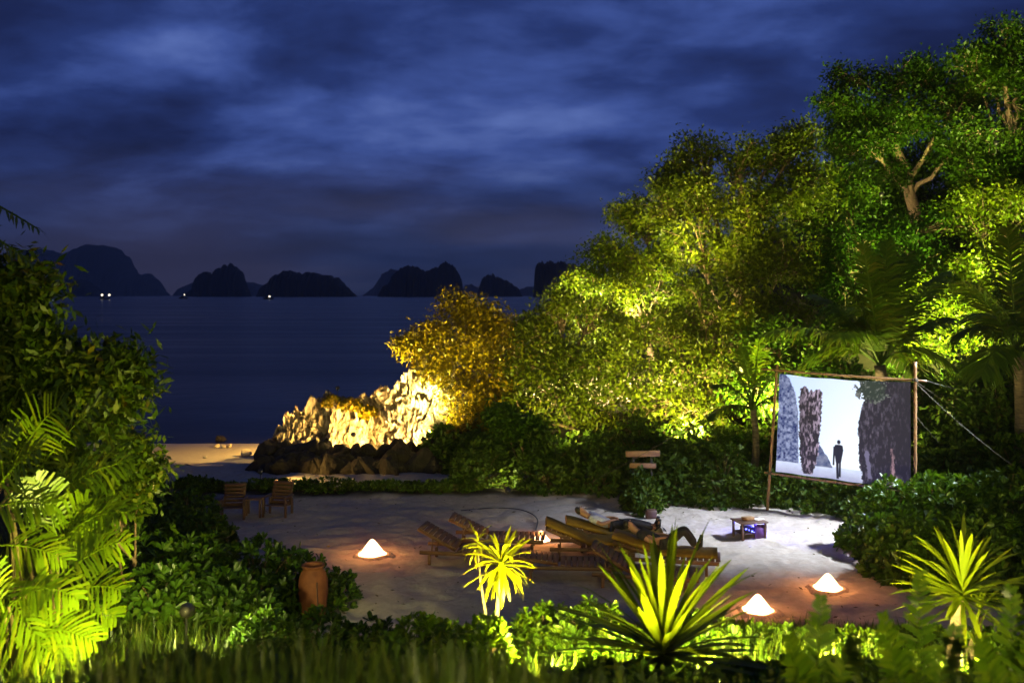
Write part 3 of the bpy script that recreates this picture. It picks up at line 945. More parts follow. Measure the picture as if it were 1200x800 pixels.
tree('screen_tree', (1130, 24.5), [(1100, 480, 24.6, 40), (1140, 470, 24.4, 44), (1185, 480, 24, 46), (1110, 520, 24, 40), (1165, 530, 23.6, 46), (1205, 530, 23.4, 44), (1150, 440, 25, 38), (1200, 440, 25, 40)],
     'leaf_hedge', 'dark bushy tree behind the ropes right of the screen', leaf=.16, trunk_r=.12, seed=31, dens=.9)
tree('slender_tree', (612, 25.2), [(600, 500, 25.6, 18), (585, 490, 25.8, 16), (622, 505, 25.4, 14)],
     'leaf_green', 'slender sapling with thin pale trunk in a hedge gap', leaf=.15, trunk_r=.045, seed=32, dens=1.0)
tree('far_tree', (640, 36), [(600, 412, 35, 34), (645, 400, 36, 40), (700, 398, 36, 44), (755, 380, 36, 44), (800, 360, 36, 46), (850, 400, 35, 50)],
     'leaf_olive', 'leafy tree deep behind the olive tree and limestone wall', leaf=.18, trunk_r=.18, seed=33, dens=.7)

tree('ridge_tree', (1030, 41), [(985, 150, 39, 30), (1005, 205, 39, 34), (1045, 175, 39, 38), (1060, 225, 38.6, 40), (1095, 190, 39, 40), (1025, 250, 38.4, 38)],
     'leaf_green', 'dark tree filling the ridge behind the tall pale limbed tree', leaf=.20, trunk_r=.2, seed=36, dens=1.0)
tree('ridge_tree', (1150, 40), [(1130, 120, 39, 36), (1150, 170, 38.6, 42), (1195, 165, 38.4, 44), (1120, 225, 38.4, 38), (1165, 230, 38, 42), (1205, 225, 38, 44), (1225, 150, 38.4, 44)],
     'leaf_green', 'dark tree on the ridge behind the highest corner tree', leaf=.20, trunk_r=.2, seed=37, dens=1.0)

# palms on the hill
c1 = P(1031, 428, 23.6)
coconut('coconut_palm', (c1[0] + .1, 23.7), c1, [(P(1012, 288, 23.2), .3), (P(1040, 283, 23.9), .25), (P(985, 312, 23.8), .4), (P(1062, 300, 24.4), .4), (P(1105, 320, 24.4), .5), (P(1112, 372, 23.4), .55), (P(955, 345, 24.6), .6),
         (P(893, 392, 23.2), 1.0), (P(1118, 430, 22.8), .9), (P(925, 440, 24.4), 1.2), (P(985, 395, 22.2), .9), (P(1090, 455, 24.8), 1.1), (P(1000, 360, 25.6), .8)],
        'coconut palm rising behind the top of the screen', Lf=.95, n=74, w=.05)
c2 = P(1192, 418, 22.6)
coconut('coconut_palm', (c2[0] + .1, 22.7), c2, [(P(1150, 285, 23), .4), (P(1180, 268, 22.4), .3), (P(1215, 262, 22.6), .3), (P(1130, 330, 22), .6), (P(1118, 395, 23), .9), (P(1150, 440, 21.6), .9), (P(1240, 330, 23), .6), (P(1262, 400, 22.4), .8), (P(1225, 290, 23.4), .4), (P(1140, 370, 24), .8)],
        'coconut palm at the right edge of the picture', Lf=.95, n=74, w=.05)
c3 = P(882, 480, 25.4)
coconut('coconut_palm', (c3[0], 25.5), c3, [(P(835, 452, 25), .55), (P(850, 418, 25.6), .5), (P(890, 398, 26), .4), (P(925, 425, 25), .5), (P(935, 470, 24.8), .5), (P(830, 488, 24.8), .4), (P(868, 405, 25), .4)],
        'low young palm left of the screen pole', Lf=.5, trunk_r=.09, n=40, w=.04)
# palm whose frond ends hang in at the upper left
c4 = np.array([-8.6, 11.0, 6.9])
coconut('coconut_palm', (-9.0, 11.2), c4, [(P(44, 268, 10.6), .45), (P(34, 305, 10.9), .35), (np.array([-7.0, 12.5, 7.6]), .5), (np.array([-10.5, 10.0, 6.6]), .6), (np.array([-9.6, 12.8, 7.2]), .6), (np.array([-8.4, 9.0, 6.4]), .6), (np.array([-9.2, 11.2, 9.0]), .1)],
        'coconut palm off the left edge, frond tips hanging in', Lf=.42, n=44, w=.035, trunk_r=.13)

# shrubs along the back of the sand
hedge = [(566, 548, 25.0, 40, 38, 'leaf_hedge', 'lit leafy shrub right of the dark boulders'), (640, 545, 24.4, 40, 44, 'leaf_hedge', 'clipped dark hedge shrub behind the sapling'),
         (700, 545, 24.2, 42, 44, 'leaf_hedge', 'dark hedge shrub left of the two plank sign'), (790, 552, 23.6, 34, 40, 'leaf_hedge', 'dark hedge shrub right of the two plank sign'),
         (845, 556, 23.2, 38, 42, 'leaf_hedge', 'hedge shrub left of the left bamboo pole'), (905, 575, 23.2, 36, 32, 'leaf_hedge', 'low shrub at the foot of the left bamboo pole'),
         (960, 583, 22.6, 42, 30, 'leaf_hedge', 'low dark shrub below the screen'), (1010, 575, 21.6, 34, 34, 'leaf_hedge', 'shrub below the screen beside the big bush'), (745, 520, 25.8, 44, 40, 'leaf_hedge', 'dark shrub behind the two plank sign'), (752, 583, 22.6, 22, 30, 'leaf_hedge', 'small dark shrub at the foot of the two plank sign'), (820, 525, 25.6, 44, 44, 'leaf_hedge', 'dark shrub behind the sign and the pole')]
for k, (px, py, Y, rx, rz, mt, lab) in enumerate(hedge):
    x = (px - CX) * Y / FOC
    hgt = CH - (py - rz - HY) * Y / FOC - gz(x, Y)
    shrub('hedge_shrub', (x, Y), (rx * Y / FOC * 1.15, .95, hgt), mt, lab, group='shrubs along the back of the sand', n=520, leaf=.15, seed=40 + k)
under = [(865, 500, 26.8, 46), (905, 470, 28.2, 50), (950, 500, 26.2, 50), (1000, 470, 26.5, 54), (1050, 500, 25.4, 50), (1030, 420, 29.5, 60), (1090, 430, 28.6, 60), (1100, 500, 22.6, 44), (1150, 505, 22.0, 50), (1195, 500, 21.4, 54), (1160, 420, 28.0, 60), (960, 410, 30.0, 60), (620, 490, 28.6, 44), (560, 500, 28.0, 40), (700, 500, 28.0, 50), (770, 495, 27.6, 50), (520, 498, 28.5, 26), (830, 490, 28.4, 50)]
und_lab = ['behind the young palm', 'higher up behind the young palm', 'directly behind the left end of the screen', 'behind the middle of the screen', 'behind the right half of the screen', 'uphill of the palm behind the screen', 'uphill between the two right palms', 'right of the right bamboo pole', 'under the long guy rope', 'at the right picture edge below the palm', 'uphill at the right palm', 'uphill left of the palm behind the screen', 'at the foot of the olive tree', 'at the foot of the golden tree', 'under the right half of the olive tree', 'under the drooping tree left side', 'dark against the bright end of the outcrop', 'under the drooping tree right side']
for k, (px, pyt, Y, rx) in enumerate(under):
    x = (px - CX) * Y / FOC
    hgt = max(.7, CH - (pyt - HY) * Y / FOC - gz(x, Y))
    shrub('undergrowth_bush', (x, Y), (rx * Y / FOC * 1.15, 1.0, hgt), 'leaf_hedge', 'dark undergrowth bush ' + und_lab[k], group='undergrowth of the wood', n=420, leaf=.19, seed=200 + k)
for k, (px, w) in enumerate(((255, 34), (318, 40), (385, 44), (455, 42), (515, 44), (225, 30))):
    x = (px - CX) * 24.2 / FOC
    shrub('creeper', (x, 24.2 + .15 * (k % 2)), (w * 24.2 / FOC * 1.1, .42, .15 + .06 * (k % 3)), 'leaf_hedge', 'low dark creeper patch on the sand ridge, ' + ('second from left', 'third from left', 'fourth from left', 'second from right', 'rightmost', 'leftmost')[k], group='creeper along the sand ridge', n=300, leaf=.11, seed=60 + k)
# scrub clinging to the outcrop
for k, (px, py, r, lab) in enumerate(((410, 474, 12, 'yellow lit scrub on the left half of the outcrop'), (432, 482, 9, 'small yellow scrub in the middle of the outcrop'), (388, 470, 8, 'dark scrub on the left crest of the outcrop'), (515, 428, 16, 'dry scrub at the right end of the outcrop'))):
    p_ = P(px, py, 30.6)
    e = shrub('scrub', (p_[0], p_[1]), (r * .029, .5, r * .026), 'leaf_gold', lab, group='scrub on the outcrop', n=90, leaf=.16, seed=70 + k)
    e.location.z = p_[2] - r * .012
# big bush at the right edge of the sand
for k, (px, pyt, Y, rx, lab) in enumerate(((1045, 560, 18.6, 52, 'left part of the big bush below the screen corner'), (1105, 548, 18.2, 62, 'middle of the big rounded bush right of the sand'), (1175, 545, 17.6, 62, 'right part of the big bush at the picture edge'), (1075, 598, 16.9, 50, 'front of the big bush over the sand'), (1150, 595, 16.4, 64, 'front right of the big bush behind the palm lily'))):
    x = (px - CX) * Y / FOC
    hgt = (CH - (pyt - HY) * Y / FOC - gz(x, Y)) * 1.02
    shrub('big_bush', (x, Y), (rx * Y / FOC * 1.15, 1.1, hgt), 'leaf_shrub', lab, group='big bush right of the sand', n=900, leaf=.16, seed=80 + k, fill=.4)

# ================================================================ planting on the left bank
for k, (px, pyt, Y, rx, n, lab) in enumerate(((300, 622, 14.6, 60, 620, 'dark rosette shrub left of the terracotta urn'), (225, 618, 14.2, 56, 560, 'dark rosette shrub second from the palms'), (345, 640, 15.2, 44, 420, 'dark rosette shrub behind the terracotta urn'), (165, 605, 13.6, 56, 520, 'dark rosette shrub beside the lit palms'),
                                              (265, 665, 13.0, 62, 520, 'low dark shrub in front of the urn shrubs'), (180, 660, 12.4, 60, 520, 'low dark shrub right of the lit palms'), (390, 668, 15.6, 26, 180, 'small dark shrub right of the terracotta urn'), (222, 572, 20.6, 34, 420, 'dark shrub left of the low chairs'), (240, 600, 18.2, 34, 420, 'dark shrub in front of the left low chair'), (195, 590, 18.6, 40, 420, 'dark shrub at the left edge of the sand'))):
    x = (px - CX) * Y / FOC
    hgt = max(.35, CH - (pyt - HY) * Y / FOC - gz(x, Y))
    shrub('rosette_shrub', (x, Y), (rx * Y / FOC * 1.15, .95, hgt), 'leaf_shrub', lab, group='rosette shrubs on the left bank', n=n, leaf=.135, seed=90 + k)
tree('broadleaf_tree', (-40, 11.6), [(-3, 335, 11.4, 28), (30, 340, 11.2, 14), (0, 385, 11.2, 33), (26, 398, 11.3, 18), (17, 432, 11.2, 28), (58, 425, 11.4, 16), (140, 440, 11.4, 12), (112, 452, 11.3, 18), (118, 470, 11.2, 12), (2, 460, 11, 35), (57, 470, 11.2, 26), (-33, 420, 11.4, 35), (32, 520, 11.2, 35), (77, 540, 11.6, 26)],
     'leaf_left', 'broad leaved tree over the lit palms at left', group='trees at the left edge', leaf=.165, trunk_r=.08, seed=34, dens=.75, wid=(.27, .38))
tree('hanging_shrub', (165, 12.6), [(150, 530, 12.4, 13), (165, 552, 12.6, 15), (138, 560, 12.4, 18), (155, 585, 12.6, 20), (118, 585, 12.4, 20)],
     'leaf_left', 'loose reddish tipped shrub against the lit beach', cat='shrub', group='trees at the left edge', leaf=.11, trunk_r=.04, seed=35, dens=1.0)

# clumping palms caught by the floodlight
pal = [(30, 700, [(8, 560, 75, 470), (15, 600, 128, 465), (25, 610, 152, 540), (5, 570, -10, 470), (20, 640, 100, 560), (10, 560, 40, 495), (30, 640, 150, 600)], 9.4, 'tall clumping palm with a bright upright frond at left'),
       (-20, 760, [(-15, 590, 45, 525), (-20, 600, 60, 590), (-10, 640, 75, 655), (-25, 560, 20, 500), (-20, 680, 40, 740), (-15, 700, 55, 790)], 8.4, 'yellow lit clumping palm at the left edge'),
       (70, 760, [(60, 660, 102, 585), (65, 640, 135, 600), (70, 700, 140, 690), (62, 690, 128, 640), (70, 640, 40, 560), (75, 720, 135, 722), (68, 720, 95, 765), (66, 665, 150, 635), (60, 650, 118, 625)], 9.0, 'clumping palm with many low fronds beside the dark shrubs'),
       (15, 800, [(10, 710, 60, 690), (20, 740, 110, 750), (5, 720, -20, 660), (15, 740, 75, 780), (20, 690, 90, 700)], 8.2, 'lowest clumping palm in the left corner')]
for k, (bpx, bpy_, fr, Y, lab) in enumerate(pal):
    x = (bpx - CX) * Y / FOC
    b0 = np.array([x, Y, gz(x, Y)])
    e = thing('clumping_palm', b0, lab, 'palm', 'floodlit palms at the left edge')
    for j in range(4):
        q = MB()
        a_ = b0 + np.array([rng.normal() * .08, rng.normal() * .08, -.05])
        f0 = P(fr[j % len(fr)][0], fr[j % len(fr)][1], Y)
        q.tube(bez(a_, (a_ + f0) / 2 + np.array([.05, 0, .1]), f0, 8), np.linspace(.022, .014, 8), 6)
        q.build('cane', M['stem'], e, True, b0)
    for j, (x0, y0, x1, y1) in enumerate(fr):
        a_ = P(x0, y0, Y); z_ = P(x1, y1, Y - rng.uniform(.0, .45))
        ln = np.linalg.norm(z_ - a_)
        c_ = (a_ + z_) / 2 + np.array([0, 0, .16 * ln])
        mb = MB()
        frond_geo(mb, a_, c_, z_, 15, .36 * min(1.15, ln / .8), .028, fwd=.75, droop=.22, up=(rng.normal() * .3, -.75, .75), blunt=.75, r0=.012, vee=.12, start=.22)
        mb.build('frond', M['frond_lit'], e, False, b0)

# ================================================================ foreground bed
bed = [(505, 712, 9.6, 46, 'leaf_bed', 'spiky lit shrub left of the palm lily'), (535, 738, 8.9, 40, 'leaf_bed', 'lit shrub at the foot of the small palm lily'), (640, 705, 10.4, 46, 'leaf_bed', 'bright shrub between the palm lily and the yucca'), (690, 700, 9.8, 46, 'leaf_bed', 'bright yellow green shrub left of the yucca'),
       (720, 735, 8.9, 46, 'leaf_bed', 'sparkling lit shrub behind the left side of the yucca'), (830, 722, 9.6, 46, 'leaf_bed', 'sparkling lit shrub behind the right side of the yucca'), (885, 732, 10.0, 46, 'leaf_bed', 'lit shrub below the nearest cone lantern'), (945, 738, 9.8, 46, 'leaf_bed', 'green shrub below the right cone lantern'),
       (1010, 742, 9.6, 50, 'leaf_bed', 'green shrub left of the fern'), (1080, 735, 10.2, 46, 'leaf_bed', 'shrub behind the foreground fern'), (1165, 740, 9.4, 50, 'leaf_bed', 'lit shrub right of the tall palm lily'), (770, 745, 9.6, 46, 'leaf_bed', 'lit shrub directly behind the yucca base'),
       (700, 778, 7.1, 34, 'leaf_bed', 'small lit shrub at the left foot of the yucca'), (870, 778, 7.1, 38, 'leaf_bed', 'small lit shrub at the right foot of the yucca'), (940, 780, 7.1, 44, 'leaf_bed', 'small shrub below the green ones at bottom right'), (1010, 782, 7.0, 44, 'leaf_bed', 'low shrub left of the tall palm lily foot'), (1180, 778, 7.1, 44, 'leaf_bed', 'low shrub in the lower right corner'),
       (570, 722, 8.4, 32, 'leaf_bed', 'lit shrub hiding the stems of the small palm lily'), (745, 782, 6.3, 44, 'leaf_hedge', 'dark clump before the left foot of the yucca'), (812, 784, 6.3, 44, 'leaf_hedge', 'dark clump before the right foot of the yucca'),
       (440, 722, 10.2, 42, 'leaf_shrub', 'dim shrub in front of the left cone lantern'), (375, 715, 10.6, 46, 'leaf_shrub', 'dim shrub in front of the terracotta urn'), (310, 712, 10.6, 46, 'leaf_shrub', 'dim shrub below the dark rosette shrubs')]
for k, (px, pyt, Y, rx, mt, lab) in enumerate(bed):
    x = (px - CX) * Y / FOC
    hgt = max(.3, CH - (pyt - HY) * Y / FOC - gz(x, Y))
    shrub('garden_shrub', (x, Y), (rx * Y / FOC * 1.2, .45 if Y > 8 else .25, hgt), mt, lab, group='shrubs in the foreground bed', n=420, leaf=.105, per=9, seed=110 + k, fill=.5, wid=.36)

for k, (px, pyt) in enumerate(((140, 772), (215, 752), (290, 745), (365, 748), (440, 742), (515, 750), (590, 765), (665, 788), (900, 788), (985, 784), (1060, 776), (1140, 778))):
    Y = 5.6 + .35 * (k % 2)
    x = (px - CX) * Y / FOC
    hgt = max(.3, CH - (pyt - HY) * Y / FOC - gz(x, Y))
    shrub('front_shrub', (x, Y), (46 * Y / FOC * 1.2, .4, hgt), 'leaf_shrub', 'blurred shrub at the bottom edge of the picture, ' + ORD[k] + ' from the left', group='blurred shrubs close to the camera', n=230, leaf=.085, per=8, seed=300 + k, wid=.36)


def blade(L, w, bend, seg=7, fold=.25, wmax=.45):
    """one strap leaf along +x, arching down, folded along its midrib"""
    t_ = np.linspace(0, 1, seg)
    ang = bend * t_ ** 1.4
    dx = np.cos(ang); dz = -np.sin(ang)
    x = np.concatenate([[0], np.cumsum((dx[1:] + dx[:-1]) / 2)]) * L / (seg - 1)
    z = np.concatenate([[0], np.cumsum((dz[1:] + dz[:-1]) / 2)]) * L / (seg - 1)
    ww = w * .5 * np.where(t_ < wmax, .55 + .45 * t_ / wmax, np.sqrt(np.clip(1 - ((t_ - wmax) / (1 - wmax)) ** 2.2, 0.0, 1)) + .01)
    V_ = np.stack([np.stack([x, -ww, z + ww * fold], -1), np.stack([x, 0 * x, z], -1), np.stack([x, ww, z + ww * fold], -1)], 1).reshape(-1, 3)
    Q = []
    for i in range(seg - 1):
        o_ = i * 3
        Q += [(o_, o_ + 3, o_ + 4, o_ + 1), (o_ + 1, o_ + 4, o_ + 5, o_ + 2)]
    return np_mesh('leaf', V_, np.array(Q), True)


def rosette(e, c, n, meshes, elev, rg, mat, az0=None, roll=.3, scale=(.8, 1.1)):
    """strap leaves round point c (local), elevation range in degrees; every leaf its own object sharing mesh data"""
    for i in range(n):
        az = i * 2.39996 + rg.uniform(-.2, .2)
        f = (i + .5) / n
        el = R(elev[1] + (elev[0] - elev[1]) * f ** .8 + rg.uniform(-7, 7))
        o = obj('leaf', meshes[rg.integers(len(meshes))], mat, e)
        o.location = Vector(c) + Vector((0, 0, .10 * (1 - f)))
        o.rotation_euler = (rg.uniform(-roll, roll), -el, az)
        s = rg.uniform(*scale)
        o.scale = (s, s, s)


def palm_lily(name, px, pyc, Y, pxb, n, L, w, bends, elev, label, mat, seed, heads=(), trunk_r=.035, dead=False):
    rg = np.random.default_rng(seed)
    xb = (pxb - CX) * Y / FOC
    b0 = np.array([xb, Y, gz(xb, Y)])
    e = thing(name, b0, label, 'plant', 'strap leaved plants in the bed')
    c = P(px, pyc, Y) - b0
    MB().tube(bez(np.array([0, 0, -.05]), np.array([c[0] * .1, 0, c[2] * .6]), c, 9), np.linspace(trunk_r * 1.25, trunk_r * .8, 9), 10).build('trunk', M['palm_bark'], e, True)
    ms = [blade(L, w, bd) for bd in bends]
    for m_ in ms:
        m_.materials.append(M[mat])
    rosette(e, c, n, ms, elev, rg, None)
    for hx, hy, hY, hn, hs in heads:
        hc = P(hx, hy, hY) - b0
        MB().tube(bez(np.array([0.03, 0, .02]), np.array([hc[0] * .8, hc[1] * .5, hc[2] * .5]), hc, 8), np.linspace(trunk_r * .8, trunk_r * .5, 8), 8).build('branch', M['palm_bark'], e, True)
        rosette(e, hc, hn, ms, elev, rg, None, scale=(hs * .8, hs * 1.1))
    return e


palm_lily('palm_lily', 588, 668, 10.0, 580, 58, .43, .042, (.3, .8, 1.3), (-48, 74), 'yellow lit palm lily before the loungers', 'dracaena', 5, heads=((560, 642, 10.3, 16, .62),), trunk_r=.024)
e = palm_lily('palm_lily', 1128, 702, 8.6, 1115, 84, .66, .046, (.10, .3, .7), (-14, 88), 'tall palm lily with pale trunk at lower right', 'yucca', 6, heads=((1148, 722, 8.8, 20, .6), (1142, 760, 8.5, 16, .6)), trunk_r=.06)
palm_lily('yucca', 778, 772, 7.0, 778, 96, .92, .060, (.04, .14, .40), (-4, 80), 'large fan shaped yucca in the centre foreground', 'yucca', 8, trunk_r=.07)

# ferns and grass close to the camera
for k, (px, py, Y, tips, lab) in enumerate(((1075, 800, 4.6, [(1078, 672), (1035, 720), (1120, 735), (1050, 760), (1110, 790)], 'blurred fern standing before the tall palm lily'), (955, 810, 4.8, [(962, 700), (925, 745), (1000, 750), (940, 770)], 'blurred fern under the right cone lantern'), (1190, 815, 4.4, [(1185, 690), (1150, 750), (1210, 740), (1225, 700)], 'blurred fern in the lower right corner'))):
    x = (px - CX) * Y / FOC
    b0 = np.array([x, Y, gz(x, Y)])
    e = thing('fern', b0, lab, 'fern', 'ferns close to the camera')
    for (tx, ty) in tips:
        a_ = b0 + np.array([0, 0, .05]); z_ = P(tx, ty, Y + rng.uniform(-.15, .15))
        mb = MB()
        frond_geo(mb, a_, (a_ + z_) / 2 + np.array([0, 0, .06]), z_, 30, .13, .022, fwd=.5, droop=.15, up=(0, -.8, .6), blunt=.3, r0=.006, vee=.05, start=.25)
        mb.build('frond', M['leaf_bed'], e, False, b0)


def grass(name, n, xr, yr, h, mat, label, mask=None, w=.012, seed=3, reach=None):
    rg = np.random.default_rng(seed)
    x = rg.uniform(*xr, n); y = rg.uniform(*yr, n)
    if mask is not None:
        k = mask(x, y); x, y = x[k], y[k]; n = len(x)
    z = zg(x, y)
    pz = np.stack([x, y, z], -1)
    L = rg.uniform(h[0], h[1], n) * (.55 + .9 * fbm(x * 1.3, y * 1.3, seed, o=2))
    if reach is not None:     # blades as tall as the overgrown strip stands
        top_z = CH - (reach(CX + x / y * FOC) + 45 * rg.uniform(0, 1, n) ** .6 * 1.6 + 40 * (fbm(x * 2.5, y * 2.5, 2.0, o=2) - .5) - HY) * y / FOC
        L = np.clip(top_z - z, .05, 1.3)
    az = rg.uniform(0, 2 * math.pi, n)
    lean = rg.uniform(.05, .6, n)
    d = np.stack([np.cos(az) * lean, np.sin(az) * lean, np.ones(n)], -1); d = unit(d)
    sd = np.stack([-np.sin(az), np.cos(az), 0 * az], -1) * (w * rg.uniform(.6, 1.5, n))[:, None]
    mid = pz + d * (L * .55)[:, None]
    tip = pz + d * L[:, None] + np.stack([np.cos(az), np.sin(az), -.5 * np.ones(n)], -1) * (L * .28 * lean)[:, None]
    V_ = np.stack([pz - sd, pz + sd, mid + sd * .8, mid - sd * .8, tip], 1).reshape(-1, 3)
    o_ = np.arange(n)[:, None] * 5
    me_ = np_mesh(name, V_, [o_ + np.array([3, 2, 4]), o_ + np.array([0, 1, 2, 3])])
    tag(obj(name, me_, M[mat]), label, 'grass', kind='stuff')


grass('grass', 30000, (-4.2, 4.4), (2.4, 5.2), (.3, .8), 'grass', 'dark blurred grass along the bottom of the picture', w=.011, reach=lambda px: np.interp(px, [0, 120, 300, 480, 600, 680, 1200], [775, 745, 722, 735, 745, 778, 785]))
grass('bank_grass', 9000, (-9.5, -4.6), (13.5, 24.2), (.25, .8), 'grass', 'dark rough grass on the left bank before the beach', mask=lambda x, y: x < -.355 * y - .05 * np.sin(y * 3) * y * .3, w=.012, seed=4)
grass('slope_grass', 16000, (-5.6, 5.6), (5.0, 12.5), (.10, .34), 'grass', 'short rough grass between the shrubs on the slope', w=.010, seed=6)

rg = np.random.default_rng(77)
lx, ly = rg.uniform(-7, 8.5, 900), rg.uniform(14.5, 24.2, 900)
kp = rg.uniform(size=900) < .25 + .6 * sstep(3.0, 0, np.minimum(24.3 - ly, np.minimum(ly - 14.8, 7.8 - lx)))
lx, ly = lx[kp], ly[kp]
az = rg.uniform(0, 6.28, len(lx))
lp_ = np.stack([lx, ly, zg(lx, ly) + .03], -1)
V_, F_ = leaf_geo(lp_, np.stack([np.cos(az), np.sin(az), rg.uniform(-.1, .4, len(lx))], -1), np.stack([0 * az, 0 * az, 1 + 0 * az], -1) + rg.normal(size=(len(lx), 3)) * .3, rg.uniform(.05, .13, len(lx)), rg.uniform(.02, .05, len(lx)))
tag(obj('leaf_litter', np_mesh('leaf_litter', V_, F_), M['stem']), 'brown fallen leaves scattered on the sand', 'leaf litter', kind='stuff')

# ================================================================ things on the sand
def ring_frame(mb, org, du, dv, L, hw, bar, th):
    """one connected rectangular frame: length L along du, half width hw along dv, bar width, thickness"""
    org, du, dv = (np.asarray(q, float) for q in (org, du, dv))
    nn = np.cross(du, dv)
    V_ = []
    for h_ in (-th / 2, th / 2):
        for ins in (0, bar):
            for u_, w_ in ((ins, -hw + ins), (L - ins, -hw + ins), (L - ins, hw - ins), (ins, hw - ins)):
                V_.append(org + du * u_ + dv * w_ + nn * h_)
    Q = []
    for i in range(4):
        k = (i + 1) % 4
        Q += [(i, k, 4 + k, 4 + i), (8 + i, 12 + i, 12 + k, 8 + k), (i, 8 + i, 8 + k, k), (4 + i, 4 + k, 12 + k, 12 + i)]
    return mb.add(V_, Q=Q)


def lounger(head, rot, back_deg, label, mattress=False):
    e = thing('sun_lounger', (head[0], head[1], gz(*head) + .0), label, 'sun lounger', 'wooden loungers on the sand', R(rot))
    hw, zs, L, hx = .33, .26, 1.95, .80
    a_ = R(back_deg)
    for s in (-1, 1):
        MB().box(((.12 + L) / 2, s * hw, zs - .03), (L - .12, .035, .07), bev=.006).build('side_rail', M['teak'], e)
        for x in (.30, 1.72):
            MB().box((x, s * (hw - .04), zs / 2 - .05), (.055, .05, zs - .07), bev=.005).build('leg', M['teak'], e)
    sl = MB().box((0, 0, 0), (.085, hw * 2 - .05, .022), bev=.004).mesh('slat')
    sl.materials.append(M['teak'])
    for k in range(11):
        o = obj('slat', sl, None, e); o.location = (hx + .08 + k * .105, 0, zs + .012)
    dx, dz = -math.cos(a_), math.sin(a_)
    up_ = (math.sin(a_), 0, math.cos(a_))
    bk_ = ring_frame(MB(), (hx, 0, zs + .02), (dx, 0, dz), (0, 1, 0), .82, hw - .04, .045, .045)
    bk_ = bk_.build('backrest', M['teak'], e)
    for s in (-1, 1):
        MB().beam((hx + dx * .5, s * (hw - .1), zs + dz * .5), (hx + dx * .5 - .02, s * (hw - .1), zs - .05), .025, .025, (0, 1, 0)).build('prop', M['teak'], e)
    for k in range(8):
        o = obj('slat', sl, None, bk_)
        d_ = .06 + k * .1
        o.location = (hx + dx * d_ + up_[0] * .035, 0, zs + .02 + dz * d_ + up_[2] * .035)
        o.rotation_euler = (0, a_, 0)
    if mattress:
        # one quilted slab following seat and back
        s_ = np.concatenate([np.linspace(.86, .02, 9), -np.linspace(.02, 1.1, 10)])
        pts = [((hx + dx * q + up_[0] * .05), zs + .03 + dz * q + up_[2] * .05) if q > 0 else (hx - q + .02, zs + .045) for q in s_]
        pts = np.array(pts)
        tn = unit(np.gradient(pts, axis=0)); nn = np.stack([-tn[:, 1], tn[:, 0]], -1)
        V_, Q, T = [], [], []
        prof = [(-.95, .0), (-1.0, .035), (-.9, .075), (0, .09), (.9, .075), (1.0, .035), (.95, .0)]
        np_ = len(prof)
        for i, (p_, n_) in enumerate(zip(pts, nn)):
            k_ = .85 if i % 4 == 0 else 1.0
            for (u_, h_) in prof:
                V_.append((p_[0] + n_[0] * h_ * k_, u_ * (hw - .03), p_[1] + n_[1] * h_ * k_))
            if i:
                o_ = i * np_
                for j in range(np_):
                    j2 = (j + 1) % np_
                    Q.append((o_ - np_ + j, o_ - np_ + j2, o_ + j2, o_ + j))
        n_ = len(pts)
        for j in range(1, np_ - 1):
            T.append((0, j, j + 1)); T.append(((n_ - 1) * np_, (n_ - 1) * np_ + j + 1, (n_ - 1) * np_ + j))
        MB().add(V_, T=T, Q=Q).build('mattress', M['mattress'], e, True)
    return e


lounger((-1.82, 18.15), -9, 27, 'bare wooden lounger at the left end of the group')
lounger((-1.30, 19.0), -4, 25, 'bare wooden lounger behind the leftmost one')
lounger((.62, 18.35), -3, 23, 'lounger with mustard mattress and raised back in the middle', True)
LA = lounger((1.10, 18.95), -2, 14, 'mustard lounger holding the person in white', True)
LC = lounger((1.92, 17.75), -12, 16, 'mustard lounger holding the person in dark clothes', True)
lounger((.05, 17.15), -4, 7, 'flat wooden lounger nearest the yellow palm lily')
lounger((1.35, 16.75), -12, 27, 'wooden lounger behind the left leaves of the yucca')


def skin_mesh(name, verts, edges, rad, sub=2, root=0):
    me_ = bpy.data.meshes.new(name + '_skeleton')
    me_.from_pydata([tuple(v) for v in verts], edges, [])
    o = bpy.data.objects.new(name, me_)
    C.objects.link(o)
    sk = o.modifiers.new('skin', 'SKIN')
    o.modifiers.new('sub', 'SUBSURF').levels = sub
    lay = me_.skin_vertices[0].data
    for i, r_ in enumerate(rad):
        r_ = r_ if isinstance(r_, tuple) else (r_, r_)
        lay[i].radius = r_
        lay[i].use_root = (i == root)
    dg = bpy.context.evaluated_depsgraph_get()
    new = bpy.data.meshes.new_from_object(o.evaluated_get(dg))
    bpy.data.objects.remove(o)
    new.polygons.foreach_set('use_smooth', np.ones(len(new.polygons), bool))
    new.name = name
    return new


